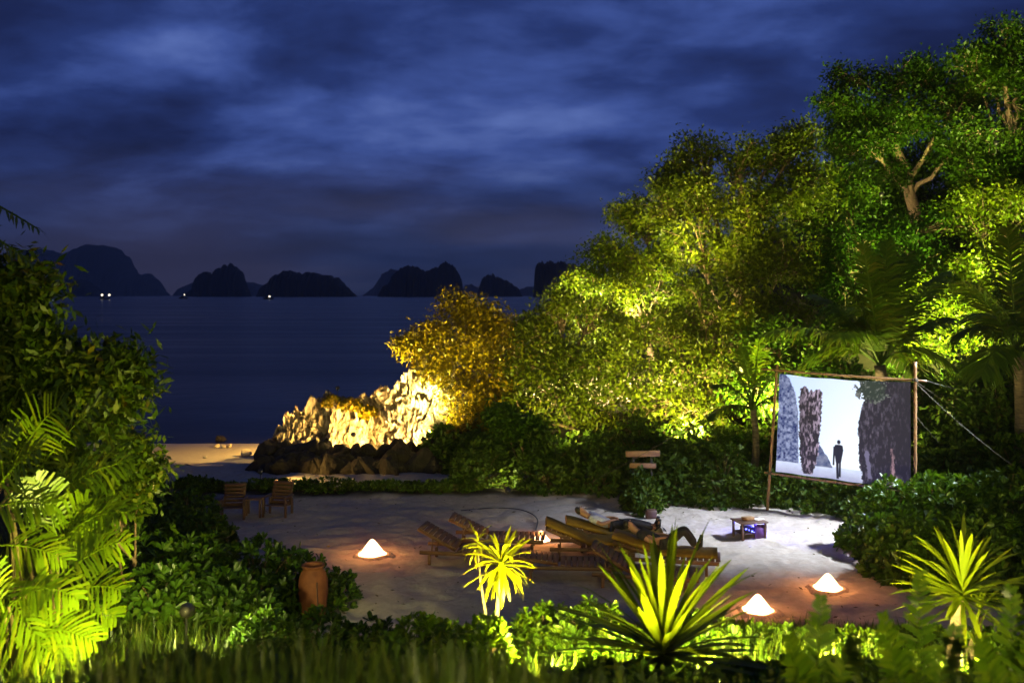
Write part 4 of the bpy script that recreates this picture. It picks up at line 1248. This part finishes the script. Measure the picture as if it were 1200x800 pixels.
def recliner(head, rot, back_deg, label, top, legs, knee_up, group='people lying on the loungers'):
    """person lying back on a lounger; local frame of the lounger (x to the feet)"""
    e = thing('person', (head[0], head[1], gz(*head)), label, 'person', group, R(rot))
    a_ = R(back_deg)
    hx, zs = .80, .26 + .13
    hip = np.array([hx + .12, 0, zs + .10])
    dv = np.array([-math.cos(a_), 0, math.sin(a_)])
    upn = np.array([math.sin(a_), 0, math.cos(a_)])
    chest = hip + dv * .32 + upn * .03
    neck = hip + dv * .52 + upn * .04
    headp = neck + dv * .10 + upn * .04
    crown = headp + dv * .14 + upn * .05
    V_, E_, Rr = [hip, hip + dv * .17, chest, neck, headp, crown], [(0, 1), (1, 2), (2, 3), (3, 4), (4, 5)], [(.14, .10), (.125, .095), (.15, .10), .055, .085, .075]
    limb = {}
    for s, nm in ((-1, 'l'), (1, 'r')):
        k = len(V_)
        sh = neck - dv * .05 + np.array([0, s * .18, 0])
        el = sh - dv * .24 + np.array([0, s * .07, -.02]) + upn * -.02
        wr = el - dv * .18 + np.array([.04, -s * .12, .10])
        hd = wr + np.array([.07, -s * .05, .0])
        V_ += [sh, el, wr, hd]
        E_ += [(2, k), (k, k + 1), (k + 1, k + 2), (k + 2, k + 3)]
        Rr += [.055, .042, .030, (.038, .016)]
        for f in range(4):
            q = len(V_)
            t0 = hd + np.array([.035, -s * (f - 1.5) * .018, .008]); t1 = t0 + np.array([.035 - .004 * abs(f - 1.2), -s * .012, -.012])
            V_ += [t0, t1]; E_ += [(k + 3, q), (q, q + 1)]; Rr += [.009, .007]
        q = len(V_)
        V_ += [hd + np.array([-.01, s * .035, .012])]; E_ += [(k + 3, q)]; Rr += [.010]
        k = len(V_)
        kn_ = knee_up[0 if s < 0 else 1]
        hp = hip + np.array([.06, s * .09, -.01])
        kn = hip + np.array([.40 if kn_ else .44, s * .12, .26 if kn_ else .03])
        an = hip + np.array([.62 if kn_ else .85, s * .11, -.05])
        ball = an + np.array([.06, s * .01, .07]); toe = an + np.array([.08, s * .015, .17])
        V_ += [hp, kn, an, ball, toe]
        E_ += [(0, k), (k, k + 1), (k + 1, k + 2), (k + 2, k + 3), (k + 3, k + 4)]
        Rr += [.072, .048, .036, (.04, .03), (.04, .018)]
        limb[nm] = (hp, kn, an, sh, el, wr, toe, ball)
    obj('body', skin_mesh('body', V_, E_, Rr), M['skin'], e)
    # shirt with sleeves, trousers, hair: follow the body a little outside it
    sv, se, sr = [hip + dv * .02, hip + dv * .17, chest, neck - dv * .03], [(0, 1), (1, 2), (2, 3)], [(.155, .115), (.14, .11), (.165, .115), .075]
    for nm in 'lr':
        k = len(sv)
        sv += [limb[nm][3], limb[nm][3] * .35 + limb[nm][4] * .65]; se += [(2, k), (k, k + 1)]; sr += [.07, .06]
    obj('shirt', skin_mesh('shirt', sv, se, sr), M[top], e)
    tv, te, tr_ = [hip], [], [(.155, .115)]
    for nm in 'lr':
        k = len(tv)
        tv += [limb[nm][0], limb[nm][1], limb[nm][2] * .92 + limb[nm][1] * .08]; te += [(0, k), (k, k + 1), (k + 1, k + 2)]; tr_ += [.098, .078, .058]
    obj('trousers', skin_mesh('trousers', tv, te, tr_), M[legs], e)
    hv = [headp - upn * .025 + dv * .02, crown - upn * .02, crown + upn * .045 - dv * .02]
    obj('hair', skin_mesh('hair', hv, [(0, 1), (1, 2)], [.088, .085, .06]), M['hair'], e)
    # face: nose, eyes, mouth on the upward side
    fc = headp * .5 + crown * .5 + upn * .075
    MB().box(fc + upn * .012, (.03, .018, .022), bev=.005).build('nose', M['skin'], e)
    for s in (-1, 1):
        MB().lathe([(.001, -.008), (.009, 0), (.001, .008)], 8, fc + dv * .03 + np.array([0, s * .03, 0])).build('eye', M['hair'], e)
        MB().lathe([(.001, -.02), (.012, 0), (.001, .02)], 8, headp * .5 + crown * .5 + np.array([0, s * .085, 0])).build('ear', M['skin'], e)
    MB().box(fc - dv * .045, (.012, .04, .008)).build('mouth', M['terracotta'], e)
    for nm in 'lr':
        MB().tube([limb[nm][2] + np.array([-.01, 0, -.03]), limb[nm][7] + np.array([.01, 0, 0]), limb[nm][6] + np.array([.012, 0, .02])], [.035, .05, .035], 8).build('shoe', M['dark_cloth'], e, True)
    return e


recliner((1.10, 18.95), -2, 14, 'person in a white shirt lying behind the mustard lounger', 'white_cloth', 'dark_cloth', (0, 0))
recliner((1.92, 17.75), -12, 16, 'person in dark clothes lying with knees bent behind the yucca', 'dark_cloth', 'dark_cloth', (1, 1))


def lantern(px, py_base, wpx, label):
    g_ = GP(px, py_base)
    r_ = wpx / 2 * g_[1] / FOC
    z0 = gz(g_[0], g_[1])
    e = thing('cone_lantern', (g_[0], g_[1], z0 + .005), label, 'lantern', 'glowing cone lanterns on the sand')
    h = r_ * 1.12
    prof = [(r_ * 1.0, .02), (r_ * .80, h * .20), (r_ * .58, h * .46), (r_ * .36, h * .72), (r_ * .17, h * .92), (.004, h)]
    MB().lathe(prof, 28, jit=.05).build('shade', M['cone'], e, True)
    MB().lathe([(r_ * 1.55, -.035), (r_ * 1.28, .022), (r_ * 1.06, .03), (r_ * .97, -.02)], 28, jit=.10).build('sand_collar', M['sand_dark'], e, True)
    ld = bpy.data.lights.new('lantern_light', 'POINT')
    ld.energy = 34.0; ld.color = (1.0, .34, .08); ld.shadow_soft_size = .05
    lo = bpy.data.objects.new('lantern_light', ld); C.objects.link(lo)
    lo.parent = e; lo.location = (0, 0, h + .06)
    return e


M['sand_dark'] = noise_mat('raked sand', (.16, .12, .09), (.36, .31, .26), 14, .95, .8, .03)
lantern(436, 650, 33, 'glowing cone lantern alone on the left of the sand')
lantern(888, 716, 36, 'glowing cone lantern nearest the camera right of the yucca')
lantern(970, 690, 33, 'glowing cone lantern at the right edge of the sand')
lantern(634, 634, 22, 'small glowing cone lantern behind the mustard lounger')


def chair(px, py, rot, label):
    g_ = GP(px, py)
    e = thing('low_chair', (g_[0], g_[1], gz(g_[0], g_[1])), label, 'chair', 'pair of low wooden chairs', R(rot))
    w = .54
    for s in (-1, 1):
        MB().box((s * w / 2, .18, .20), (.05, .05, .44), bev=.005).build('leg', M['dark_wood'], e)
        MB().box((s * w / 2, -.22, .17), (.05, .05, .38), bev=.005).build('leg', M['dark_wood'], e)
        MB().box((s * w / 2, -.02, .43), (.07, .52, .03), bev=.006).build('armrest', M['dark_wood'], e)
    sl = MB().box((0, 0, 0), (w - .06, .075, .02), bev=.004).mesh('slat'); sl.materials.append(M['dark_wood'])
    for k in range(5):
        o = obj('slat', sl, None, e); o.location = (0, .16 - k * .09, .25 - k * .012)
    bk_ = ring_frame(MB(), (0, -.2, .2), unit(np.array([0, -.22, .5])), (1, 0, 0), .546, w / 2 - .03, .045, .04)
    bk_ = bk_.build('backrest', M['dark_wood'], e)
    for k in range(6):
        o = obj('slat', sl, None, bk_); f = .12 + k * .16
        o.location = (0, -.2 - .22 * f + .03, .2 + .5 * f); o.rotation_euler = (R(66), 0, 0)
    return e


chair(273, 606, 188, 'low wooden chair, left one of the pair facing the sea')
chair(325, 603, 172, 'low wooden chair, right one of the pair facing the sea')
g_ = GP(298, 603)
e = thing('side_table', (g_[0], g_[1], gz(g_[0], g_[1])), 'small dark square table between the two low chairs', 'table')
MB().box((0, 0, .40), (.44, .44, .03), bev=.005).build('table_top', M['dark_wood'], e)
for sx in (-1, 1):
    for sy in (-1, 1):
        MB().box((sx * .18, sy * .18, .18), (.045, .045, .41), bev=.004).build('leg', M['dark_wood'], e)

# terracotta urn
ux, uy = (367 - CX) * 14.5 / FOC, 14.5
uz = gz(ux, uy)
e = thing('urn', (ux, uy, uz - .03), 'tall terracotta urn with wide mouth by the dark shrubs', 'urn')
H_ = CH - (661 - HY) * 14.5 / FOC - uz + .03
k_ = H_ / .72
prof = [(.001, 0), (.14, 0), (.17, .10), (.205, .25), (.225, .42), (.222, .54), (.195, .62), (.155, .67), (.15, .69), (.175, .70), (.178, .72), (.150, .722), (.135, .70), (.14, .66), (.16, .60)]
MB().lathe([(r_ * min(1, k_), z_ * k_) for r_, z_ in prof], 36).build('body', M['terracotta'], e, True)
MB().beam((.115, -.20 * min(1, k_), .10), (.10, -.205 * min(1, k_), .56 * k_), .012, .02).build('dark_seam', M['dark_wood'], e)

# projector stand on the sand
g_ = GP(878, 630)
e = thing('projector_stand', (g_[0], g_[1], gz(g_[0], g_[1])), 'low dark wooden stand with shelf before the screen', 'stand', rotz=R(14))
for sx in (-1, 1):
    for sy in (-1, 1):
        MB().box((sx * .26, sy * .20, .165), (.045, .045, .37), bev=.004).build('leg', M['dark_wood'], e)
MB().box((0, 0, .365), (.62, .50, .028), bev=.004).build('top', M['dark_wood'], e)
MB().box((0, 0, .13), (.50, .38, .02), bev=.003).build('shelf', M['dark_wood'], e)
MB().box((.14, -.205, .17), (.24, .012, .30)).build('side_panel', M['purple_panel'], e)
PJ = e.matrix_basis.copy()
e2 = thing('projector', (g_[0] + .02, g_[1], gz(g_[0], g_[1]) + .142), 'small black projector glowing blue on the stand shelf', 'projector', rotz=R(14))
MB().box((-.06, 0, .06), (.24, .24, .10), bev=.012).build('body', M['plastic'], e2)
MB().lathe([(.001, 0), (.03, .0), (.034, -.02), (.034, .02)], 14, (0, 0, 0)).build('lens_ring', M['plastic'], e2).location = (-.14, -.13, .06)
for lx, ly, lz in ((-.10, -.124, .06), (-.02, -.124, .03), (-.16, -.124, .085)):
    MB().box((lx, ly, lz), (.035, .006, .03)).build('status_light', M['blue_led'], e2)
MB().box((.066, .02, .06), (.008, .10, .05)).build('vent_light', M['blue_led'], e2)
for loc_, en in (((.16, .05, .11), 150.0), ((-.13, -.30, .10), 1.6)):
    ld = bpy.data.lights.new('projector_glow', 'POINT')
    ld.energy = en; ld.color = (.06, .06, 1.0); ld.shadow_soft_size = .03
    lo = bpy.data.objects.new('projector_glow', ld); C.objects.link(lo); lo.parent = e2
    lo.location = loc_
e3 = thing('wooden_box', (g_[0] - .03, g_[1] - .02, gz(g_[0], g_[1]) + .381), 'small light wooden box on top of the stand', 'box', rotz=R(30))
MB().box((0, 0, .03), (.22, .16, .055), bev=.006).build('body', M['bamboo'], e3)
MB().box((0, 0, .063), (.23, .17, .012), bev=.003).build('lid', M['bamboo'], e3)
o = MB().box((0, 0, .012), (.20, .15, .016), bev=.003).build('booklet', M['paper'], None)
o.location = (g_[0] + .2, g_[1] + .02, gz(g_[0], g_[1]) + .38); o.rotation_euler = (0, 0, .6)
tag(o, 'white booklet lying on the projector stand', 'booklet')

# cables looped on the sand
def cable(name, pts, label):
    w = []
    for px, py in pts:
        q = GP(px, py); w.append((q[0], q[1], gz(q[0], q[1]) + .018))
    w = np.array(w)
    # smooth catmull-rom through the points
    out = []
    for i in range(len(w) - 1):
        p0, p1, p2, p3 = w[max(i - 1, 0)], w[i], w[i + 1], w[min(i + 2, len(w) - 1)]
        for t_ in np.linspace(0, 1, 8, endpoint=False):
            out.append(.5 * ((2 * p1) + (-p0 + p2) * t_ + (2 * p0 - 5 * p1 + 4 * p2 - p3) * t_ ** 2 + (-p0 + 3 * p1 - 3 * p2 + p3) * t_ ** 3))
    o = MB().tube(np.array(out), .013, 6).build(name, M['cable'], None, True)
    tag(o, label, 'cable')


cable('cable', [(540, 599), (575, 596), (605, 597), (622, 602), (630, 610), (628, 622), (630, 634)], 'dark cable curving over the sand behind the loungers')
cable('cable', [(688, 622), (710, 616), (730, 613), (755, 613), (775, 618), (781, 626), (775, 636), (768, 646)], 'dark looped cable on the sand above the yucca')
cable('cable', [(690, 614), (705, 619), (722, 623), (745, 622), (752, 630)], 'short dark cable inside the larger loop')

# two plank sign
g_ = P(753, 585, 23.0); gx_, gy_ = g_[0], 23.0
e = thing('plank_sign', (gx_, gy_, gz(gx_, gy_)), 'two blank wooden planks nailed to posts before the hedge', 'sign')
for k, (py, w_, tl) in enumerate(((531, 40, -1), (545, 31, 1))):
    z_ = CH - (py - HY) * 23.0 / FOC - gz(gx_, gy_)
    MB().box((0, -.05, z_), (w_ * 23 / FOC, .03, .15 if k == 0 else .13), Matrix.Rotation(R(tl * 1.2), 4, 'Y'), bev=.006).build('plank', M['bamboo'], e)
for s in (-1, 1):
    MB().box((s * .22, .02, .58), (.05, .05, 1.35), bev=.006).build('post', M['metal'], e)
o = MB().box((0, 0, .10), (.24, .20, .22), bev=.02).build('crate', M['dark_wood'], None)
o.location = (gx_ - .02, gy_ - 1.55, gz(gx_, gy_ - 1.55))
tag(o, 'small reddish box at the foot of the plank sign', 'box')

# ================================================================ cinema screen on bamboo poles
TL, TR, BL, BR = P(913.5, 438, 22.2), P(1067, 447, 20.42), P(909, 552.5, 22.2), P(1067, 573, 20.42)
base = (TL + TR) / 2; base[2] = 0
e = thing('cinema_screen', base, 'glowing outdoor cinema screen stretched between bamboo poles', 'screen')
nu, nv = 300, 220
u = np.linspace(0, 1, nu)[None, :, None]; v = np.linspace(0, 1, nv)[:, None, None]
pp = (1 - v) * ((1 - u) * BL + u * BR) + v * ((1 - u) * TL + u * TR)
nrm_ = np.cross(TR - TL, BL - TL); nrm_ /= np.linalg.norm(nrm_)
uu, vv = u[..., 0] + 0 * v[..., 0], v[..., 0] + 0 * u[..., 0]
sag = -.05 * 4 * uu * (1 - uu) * vv + .03 * np.sin(uu * 19) * (vv - .5) ** 2
pp = pp + np.array([0, 0, 1.0]) * sag[..., None] + nrm_ * (.03 * np.sin(uu * 7 + vv * 3) * (1 - vv))[..., None]
i = (np.arange(nv - 1)[:, None] * nu + np.arange(nu - 1)[None]).ravel()
me = np_mesh('cloth', (pp - base).reshape(-1, 3), np.stack([i, i + 1, i + nu + 1, i + nu], -1), True)


def lin(c):
    c = np.asarray(c, float) / 255
    return np.where(c < .04045, c / 12.92, ((c + .055) / 1.055) ** 2.4)


img = (1 - uu[..., None]) * lin((182, 204, 242)) + uu[..., None] * lin((228, 238, 253))
f_ = np.clip(1.15 - vv * 1.1, 0, 1)[..., None] * np.clip(uu * 1.9, 0, 1)[..., None]
img = img * (1 - f_) + lin((238, 246, 255)) * f_
nA = fbm(uu * 60, vv * 46, 1.0, o=3); nB = fbm(uu * 75, vv * 22, 5.0, o=5, g=.62); nC = fbm(uu * 30, vv * 30, 9.0, o=4)


def paint(mask, col):
    global img
    mk = np.clip(mask, 0, 1)[..., None]
    img = img * (1 - mk) + col * mk


def edge_in(x, soft=.006):
    return np.clip(x / soft + .5, 0, 1)


gl_ = np.clip(vv / .14, 0, 1)[..., None]
paint(edge_in(.135 - .02 * uu - vv), lin((158, 160, 190)) * (1 - gl_) + lin((205, 216, 240)) * gl_ + (nC[..., None] - .5) * .12)
cl_ = np.interp(vv, [0, .1, .63, .85, .97, 1], [.175, .175, .163, .128, .08, .05])
paint(edge_in(cl_ + (nA - .5) * .02 - uu) * edge_in(vv - .115), lin((88, 98, 135)) + (nA[..., None] - .42) * .75 * np.array([.62, .68, .85]))
isl = np.interp(uu, [.31, .34, .37, .41, .44], [.33, .33, .27, .20, .12])
paint(edge_in(isl + (nA - .5) * .03 - vv) * edge_in(vv - .11) * edge_in(.44 - uu) * edge_in(uu - .30), lin((96, 104, 134)) + (nC[..., None] - .5) * .3)
st_l = np.interp(vv, [.01, .1, .3, .75, .85, .93], [.215, .195, .178, .165, .172, .20]); st_r = np.interp(vv, [.01, .1, .3, .6, .85, .93], [.285, .305, .335, .348, .348, .335])
top_ = .88 + (fbm(uu * 60, uu * 0, 2.0, o=2) - .5) * .10
rockcol = lin((34, 30, 42)) + np.clip(nB - .46, 0, 1)[..., None] * 2.3 * lin((200, 180, 205)) * np.clip(.35 + 1.3 * (uu - st_l) / (st_r - st_l), 0, 1.3)[..., None]
paint(edge_in(uu - st_l + (nA - .5) * .03) * edge_in(st_r - uu + (nA - .5) * .03) * edge_in(top_ - vv) * edge_in(vv - .02), rockcol)
# a small walking figure, plain dark silhouette
fx = .485
fig = np.maximum(edge_in(.0135 - np.hypot((uu - fx), (vv - .378) * .62)), 0)
tw = np.interp(vv, [.06, .15, .22, .30, .345, .355], [.012, .017, .026, .036, .030, .008])
fig = np.maximum(fig, edge_in(tw - np.abs(uu - fx), .004) * edge_in(vv - .165) * edge_in(.352 - vv))
fig = np.maximum(fig, edge_in(.010 - np.abs(uu - fx + .008 - .03 * (.16 - vv)), .004) * edge_in(vv - .01) * edge_in(.17 - vv))
fig = np.maximum(fig, edge_in(.008 - np.abs(uu - fx - .012), .004) * edge_in(vv - .03) * edge_in(.17 - vv))
fig = np.maximum(fig, edge_in(.007 - np.abs(uu - fx + .034 + .02 * (.3 - vv)), .004) * edge_in(vv - .14) * edge_in(.33 - vv))
paint(fig, lin((22, 26, 44)))
rl = np.interp(vv, [0, .1, .2, .5, .6, .72, .85, 1.0], [.665, .655, .638, .626, .628, .648, .672, .700])
rc = lin((33, 31, 45)) + np.clip(nB - .5, 0, 1)[..., None] * 1.0 * lin((150, 140, 165)) * np.clip(1.2 - (uu[..., None] - .63) * 2.6, .2, 1)
paint(edge_in(uu - rl + (nA - .5) * .025), rc)
paint(edge_in(.11 - np.hypot(uu - .72, (vv - .92) * .9) + (nA - .5) * .12), lin((40, 52, 48)) + np.clip(nA - .55, 0, 1)[..., None] * .5)
paint(edge_in(.012 * np.clip(1.1 - vv / .36, 0, 1) - np.abs(uu - .875 - .05 * (.2 - vv)) + (nB - .5) * .06, .02) * edge_in(.36 - vv), lin((150, 120, 130)) * (.4 + nB[..., None]))
paint(edge_in(.014 - np.abs(uu - .70 - .12 * (.22 - vv)) + (nA - .5) * .02) * edge_in(.32 - vv) * edge_in(vv - .05), lin((104, 100, 128)))
img = np.clip(img, .004, 1)
at = me.color_attributes.new('picture', 'FLOAT_COLOR', 'POINT')
cv_ = np.ones((nu * nv, 4), np.float32); cv_[:, :3] = img.reshape(-1, 3)
at.data.foreach_set('color', cv_.ravel())
m, b = new_mat('projected picture')
a = b.n('ShaderNodeVertexColor', layer_name='picture')
em = b.n('ShaderNodeEmission', i_Strength=1.3); b.l(a.outputs[0], em.inputs[0])
df = b.n('ShaderNodeBsdfDiffuse'); df.inputs[0].default_value = (.025, .025, .03, 1)
ad = b.n('ShaderNodeAddShader'); b.l(em.outputs[0], ad.inputs[0]); b.l(df.outputs[0], ad.inputs[1])
finish(m, b, ad.outputs[0])
obj('cloth', me, m, e)


def pole(name, a_, c_, r_, seg=9):
    a_, c_ = np.asarray(a_, float), np.asarray(c_, float)
    mb = MB()
    t_ = np.linspace(0, 1, seg * 3 + 1)[:, None]
    pts = a_ + (c_ - a_) * t_ + np.array([0, 0, -.012]) * np.sin(t_ * math.pi)
    rr = np.where(np.arange(seg * 3 + 1) % 3 == 0, r_ * 1.18, r_)
    mb.tube(pts, rr, 8)
    return mb.build(name, M['bamboo'], e, True, base)


pole('bamboo_pole', P(899, 600, 22.26), P(911, 427, 22.2), .034)
pole('bamboo_pole', (8.76, 20.38, -.1), P(1072.5, 424, 20.38), .034)
pole('crossbar', P(893, 432.5, 22.35), P(1086, 446.5, 20.28), .025)
pole('crossbar', P(896, 553.5, 22.3), P(1080, 577, 20.28), .025)
# lashings
for q in (P(911, 434, 22.2), P(1072.5, 445, 20.38), P(902, 554, 22.25)):
    mb = MB()
    for k in range(4):
        a_ = np.linspace(0, 2 * math.pi, 10)
        mb.tube(np.stack([q[0] + .06 * np.cos(a_), q[1] + .06 * np.sin(a_), q[2] + (k - 1.5) * .018 + 0 * a_], -1), .009, 4, False)
    mb.build('lashing', M['rope'], e, True, base)


def rope(a_, c_, label, sagz=.12, r_=.007):
    a_, c_ = np.asarray(a_, float), np.asarray(c_, float)
    o = MB().tube(bez(a_, (a_ + c_) / 2 - np.array([0, 0, sagz]), c_, 14), r_, 5).build('guy_rope', M['rope'], None, True)
    tag(o, label, 'rope', 'guy ropes of the screen')


rope(P(1072.5, 448, 20.38), P(1186, 545, 18.8), 'long guy rope from the right pole down into the big bush')
rope(P(1072.5, 446, 20.38), P(1128, 482, 22.6), 'short upper guy rope behind the right pole', .05)
rope(P(1074, 488, 20.38), P(1102, 520, 21.4), 'lower guy rope behind the right pole', .03)
rope(P(911, 436, 22.2), P(690, 566, 23.2), 'long guy rope from the left pole across the hedge', .15)
rope(P(1086, 446, 20.28), P(1145, 458, 21.8), 'thin rope trailing right from the crossbar end', .08)

# ================================================================ floodlights (fixtures in the planting and trees, plus one added fill on a post)
def flood(pos, aim, watts, label, col=(1.0, .80, .42), deg=95, blend=.6, soft=.08, glass='flood_glass', on_ground=True, post=.22):
    pos = np.array(pos, float)
    if on_ground:
        pos[2] = gz(pos[0], pos[1])
    e = thing('floodlight', pos, label, 'lamp', 'garden floodlights')
    head_z = post
    hd = np.array([0, 0, head_z])
    d = unit(np.asarray(aim, float) - pos - hd)
    q = Vector(d).to_track_quat('-Z', 'Y').to_matrix()
    rot = np.array(q)
    mb = MB(); mb.lathe([(.001, .07), (.045, .07), (.055, .05), (.075, -.03), (.08, -.05), (.072, -.05)], 16)
    mb.V = [v_ @ rot.T + hd for v_ in mb.V]
    hs_ = mb.build('housing', M['metal'], e, True)
    mb = MB(); mb.lathe([(.0705, -.046), (.001, -.044)], 16)
    mb.V = [v_ @ rot.T + hd for v_ in mb.V]
    mb.build('glass', M[glass], hs_, True)
    MB().tube([(0, 0, -.12), (0, 0, head_z - .05)], .012, 6).build('stake', M['metal'], e)
    ld = bpy.data.lights.new('floodlight_beam', 'SPOT')
    ld.energy = watts; ld.color = col; ld.spot_size = R(deg); ld.spot_blend = blend; ld.shadow_soft_size = soft
    lo = bpy.data.objects.new('floodlight_beam', ld); C.objects.link(lo)
    lo.parent = e
    lo.location = hd + d * .12
    lo.rotation_euler = Vector(d).to_track_quat('-Z', 'Y').to_euler()
    return e


WARM, YEL, NEUT = (1.0, .72, .30), (1.0, .80, .24), (1.0, .90, .40)
flood((-2.75, 29.4, 0), (-5.0, 31.2, .9), 1700, 'floodlight between boulders aimed at the outcrop', (1.0, .66, .22), 140, post=.7)
flood((-4.9, 29.1, 0), (-6.2, 31.4, 1.0), 1500, 'floodlight low before the left half of the outcrop', (1.0, .64, .17), 140, post=.95)
flood((-2.55, 28.9, 0), (-1.6, 31.4, 4.4), 11000, 'floodlight under the golden tree', (1.0, .84, .26), 110, post=.9)
flood((-6.1, 32.8, 0), (-10.5, 32.3, -.5), 3000, 'floodlight behind the tip of the outcrop aimed at the shallows', (1.0, .58, .12), 120, post=2.2)
flood((1.4, 31.4, 0), (1.9, 32.6, 2.6), 4200, 'floodlight before the limestone wall', (1.0, .80, .40), 150, post=.5)
flood((4.0, 31.2, 0), (3.7, 32.2, 2.8), 4200, 'floodlight right of the limestone wall', (1.0, .80, .40), 150, post=.5)
flood((1.2, 26.0, 0), (2.2, 30.6, 4.6), 3600, 'floodlight behind the hedge under the olive tree', YEL, 110, post=1.0)
flood((3.0, 32.2, 0), (3.9, 34.2, 7.0), 8500, 'floodlight under the lime tree', NEUT, 100, post=1.5)
flood((4.6, 25.4, 0), (6.6, 31.5, 6.5), 11000, 'floodlight behind the plank sign aimed at the great tree', YEL, 110, post=1.1)
flood((5.3, 29.2, 6.3), (7.2, 33.0, 9.2), 2400, 'floodlight fixed high in the drooping tree', YEL, 120, on_ground=False)
flood((7.3, 25.6, 0), (7.0, 29.0, 4.4), 7000, 'floodlight left of the screen among the young palm', YEL, 130, post=1.8)
flood((12.4, 26.8, 0), (13.4, 30.8, 5.2), 15000, 'floodlight behind the right palms', (.90, .95, .24), 105, post=2.4)
flood((15.6, 29.0, 0), (16.2, 33, 9.5), 1900, 'floodlight on the slope under the corner tree', (.92, .95, .28), 95, post=2.6)
flood((12.2, 31.0, 8.2), (13.8, 35.0, 12.5), 650, 'floodlight fixed in the dark tree aimed at the tall tree', (1.0, .85, .32), 110, on_ground=False)
flood((16.3, 31.6, 10.0), (17.3, 34.2, 13.0), 700, 'floodlight fixed in the bright tree aimed at the corner tree', (1.0, .86, .34), 120, on_ground=False)
flood((-6.9, 25.75, 0), (-4.2, 26.3, -.15), 480, 'low path lamp at the sand strip before the boulders', (1.0, .60, .14), 120, post=.26)
flood((-2.7, 6.9, 0), (-5.0, 9.3, 2.3), 2300, 'floodlight in the grass aimed at the left palms', (1.0, .88, .20), 76, post=.3)
flood((-.02, 9.0, 0), (-.1, 10.05, 2.3), 2000, 'floodlight at the foot of the yellow palm lily', (1.0, .88, .18), 85, post=.08)
flood((.35, 7.9, 0), (.4, 9.6, 1.9), 1800, 'floodlight left behind the yucca', (1.0, .88, .22), 150, post=.14)
flood((1.75, 7.9, 0), (1.9, 9.6, 1.8), 2600, 'floodlight right behind the yucca', (1.0, .88, .22), 150, post=.14)
flood((2.75, 8.0, 0), (3.0, 9.6, 1.7), 1900, 'floodlight left of the tall palm lily', (1.0, .88, .22), 150, post=.14)
flood((1.15, 5.5, 0), (1.15, 7.0, 3.7), 1300, 'floodlight before the foot of the yucca', (1.0, .88, .20), 85, post=.15)
flood((3.3, 7.0, 0), (4.15, 8.7, 2.6), 1500, 'floodlight at the foot of the tall palm lily', (1.0, .86, .24), 100, post=.15)
flood((-3.4, 9.8, 0), (-4.0, 13.8, .9), 520, 'small path lamp before the terracotta urn', (1.0, .88, .36), 140, post=.6)
flood((12.0, 18.6, 0), (6.1, 20.2, 0), 17000, 'added cool fill light on a tall unseen post behind the big bush', (.74, .82, 1.0), 46, 1.0, .3, 'cool_fill_glass', True, post=6.8)  # invented lamp, added out of view to brighten the sand before the screen
flood((-.1, 23.7, 0), (-.3, 25.0, .8), 60, 'small path lamp by the sapling', (1.0, .85, .35), 130, post=.12)
flood((8.2, 22.9, 0), (9.4, 24.0, 5.6), 3000, 'floodlight behind the screen aimed up into the palm', (1.0, .82, .30), 110, post=.3)

# fill lantern added out of view behind the camera to brighten the foreground
lz = gz(2.6, -1.4)
e = thing('added_fill_lantern', (2.6, -1.4, lz), 'added fill lantern on a post behind the camera', 'lamp')
MB().tube([(0, 0, 0), (0, 0, 2.1)], .03, 8).build('post', M['metal'], e)
MB().box((0, 0, 2.12), (.22, .22, .03), bev=.005).build('base_plate', M['metal'], e)
MB().box((0, 0, 2.47), (.26, .26, .05), bev=.01, taper=.4).build('cap', M['metal'], e)
for sx in (-1, 1):
    for sy in (-1, 1):
        MB().box((sx * .09, sy * .09, 2.29), (.012, .012, .31)).build('corner_bar', M['metal'], e)
MB().lathe([(.001, -.05), (.04, -.02), (.045, .02), (.001, .06)], 12, (0, 0, 2.28)).build('bulb', M['flood_glass'], e, True)
ld = bpy.data.lights.new('added_fill_light', 'POINT')
ld.energy = 2400; ld.color = (1.0, .82, .34); ld.shadow_soft_size = .06
lo = bpy.data.objects.new('added_fill_light', ld); C.objects.link(lo); lo.parent = e; lo.location = (.0, .14, 2.28)

# ================================================================ night air
m = bpy.data.materials.new('night haze'); m.use_nodes = True; m.node_tree.nodes.clear()
b = NB(m.node_tree)
pv = b.n('ShaderNodeVolumePrincipled', i_Density=6e-5)
pv.inputs['Color'].default_value = (.85, .88, .95, 1)
out = b.n('ShaderNodeOutputMaterial'); b.l(pv.outputs[0], out.inputs['Volume'])
mb = MB(); mb.box((0, 7100, 296), (29000, 14900, 610))
hz_ = mb.build('haze', m)
tag(hz_, 'thin night haze over the bay', kind='stuff')
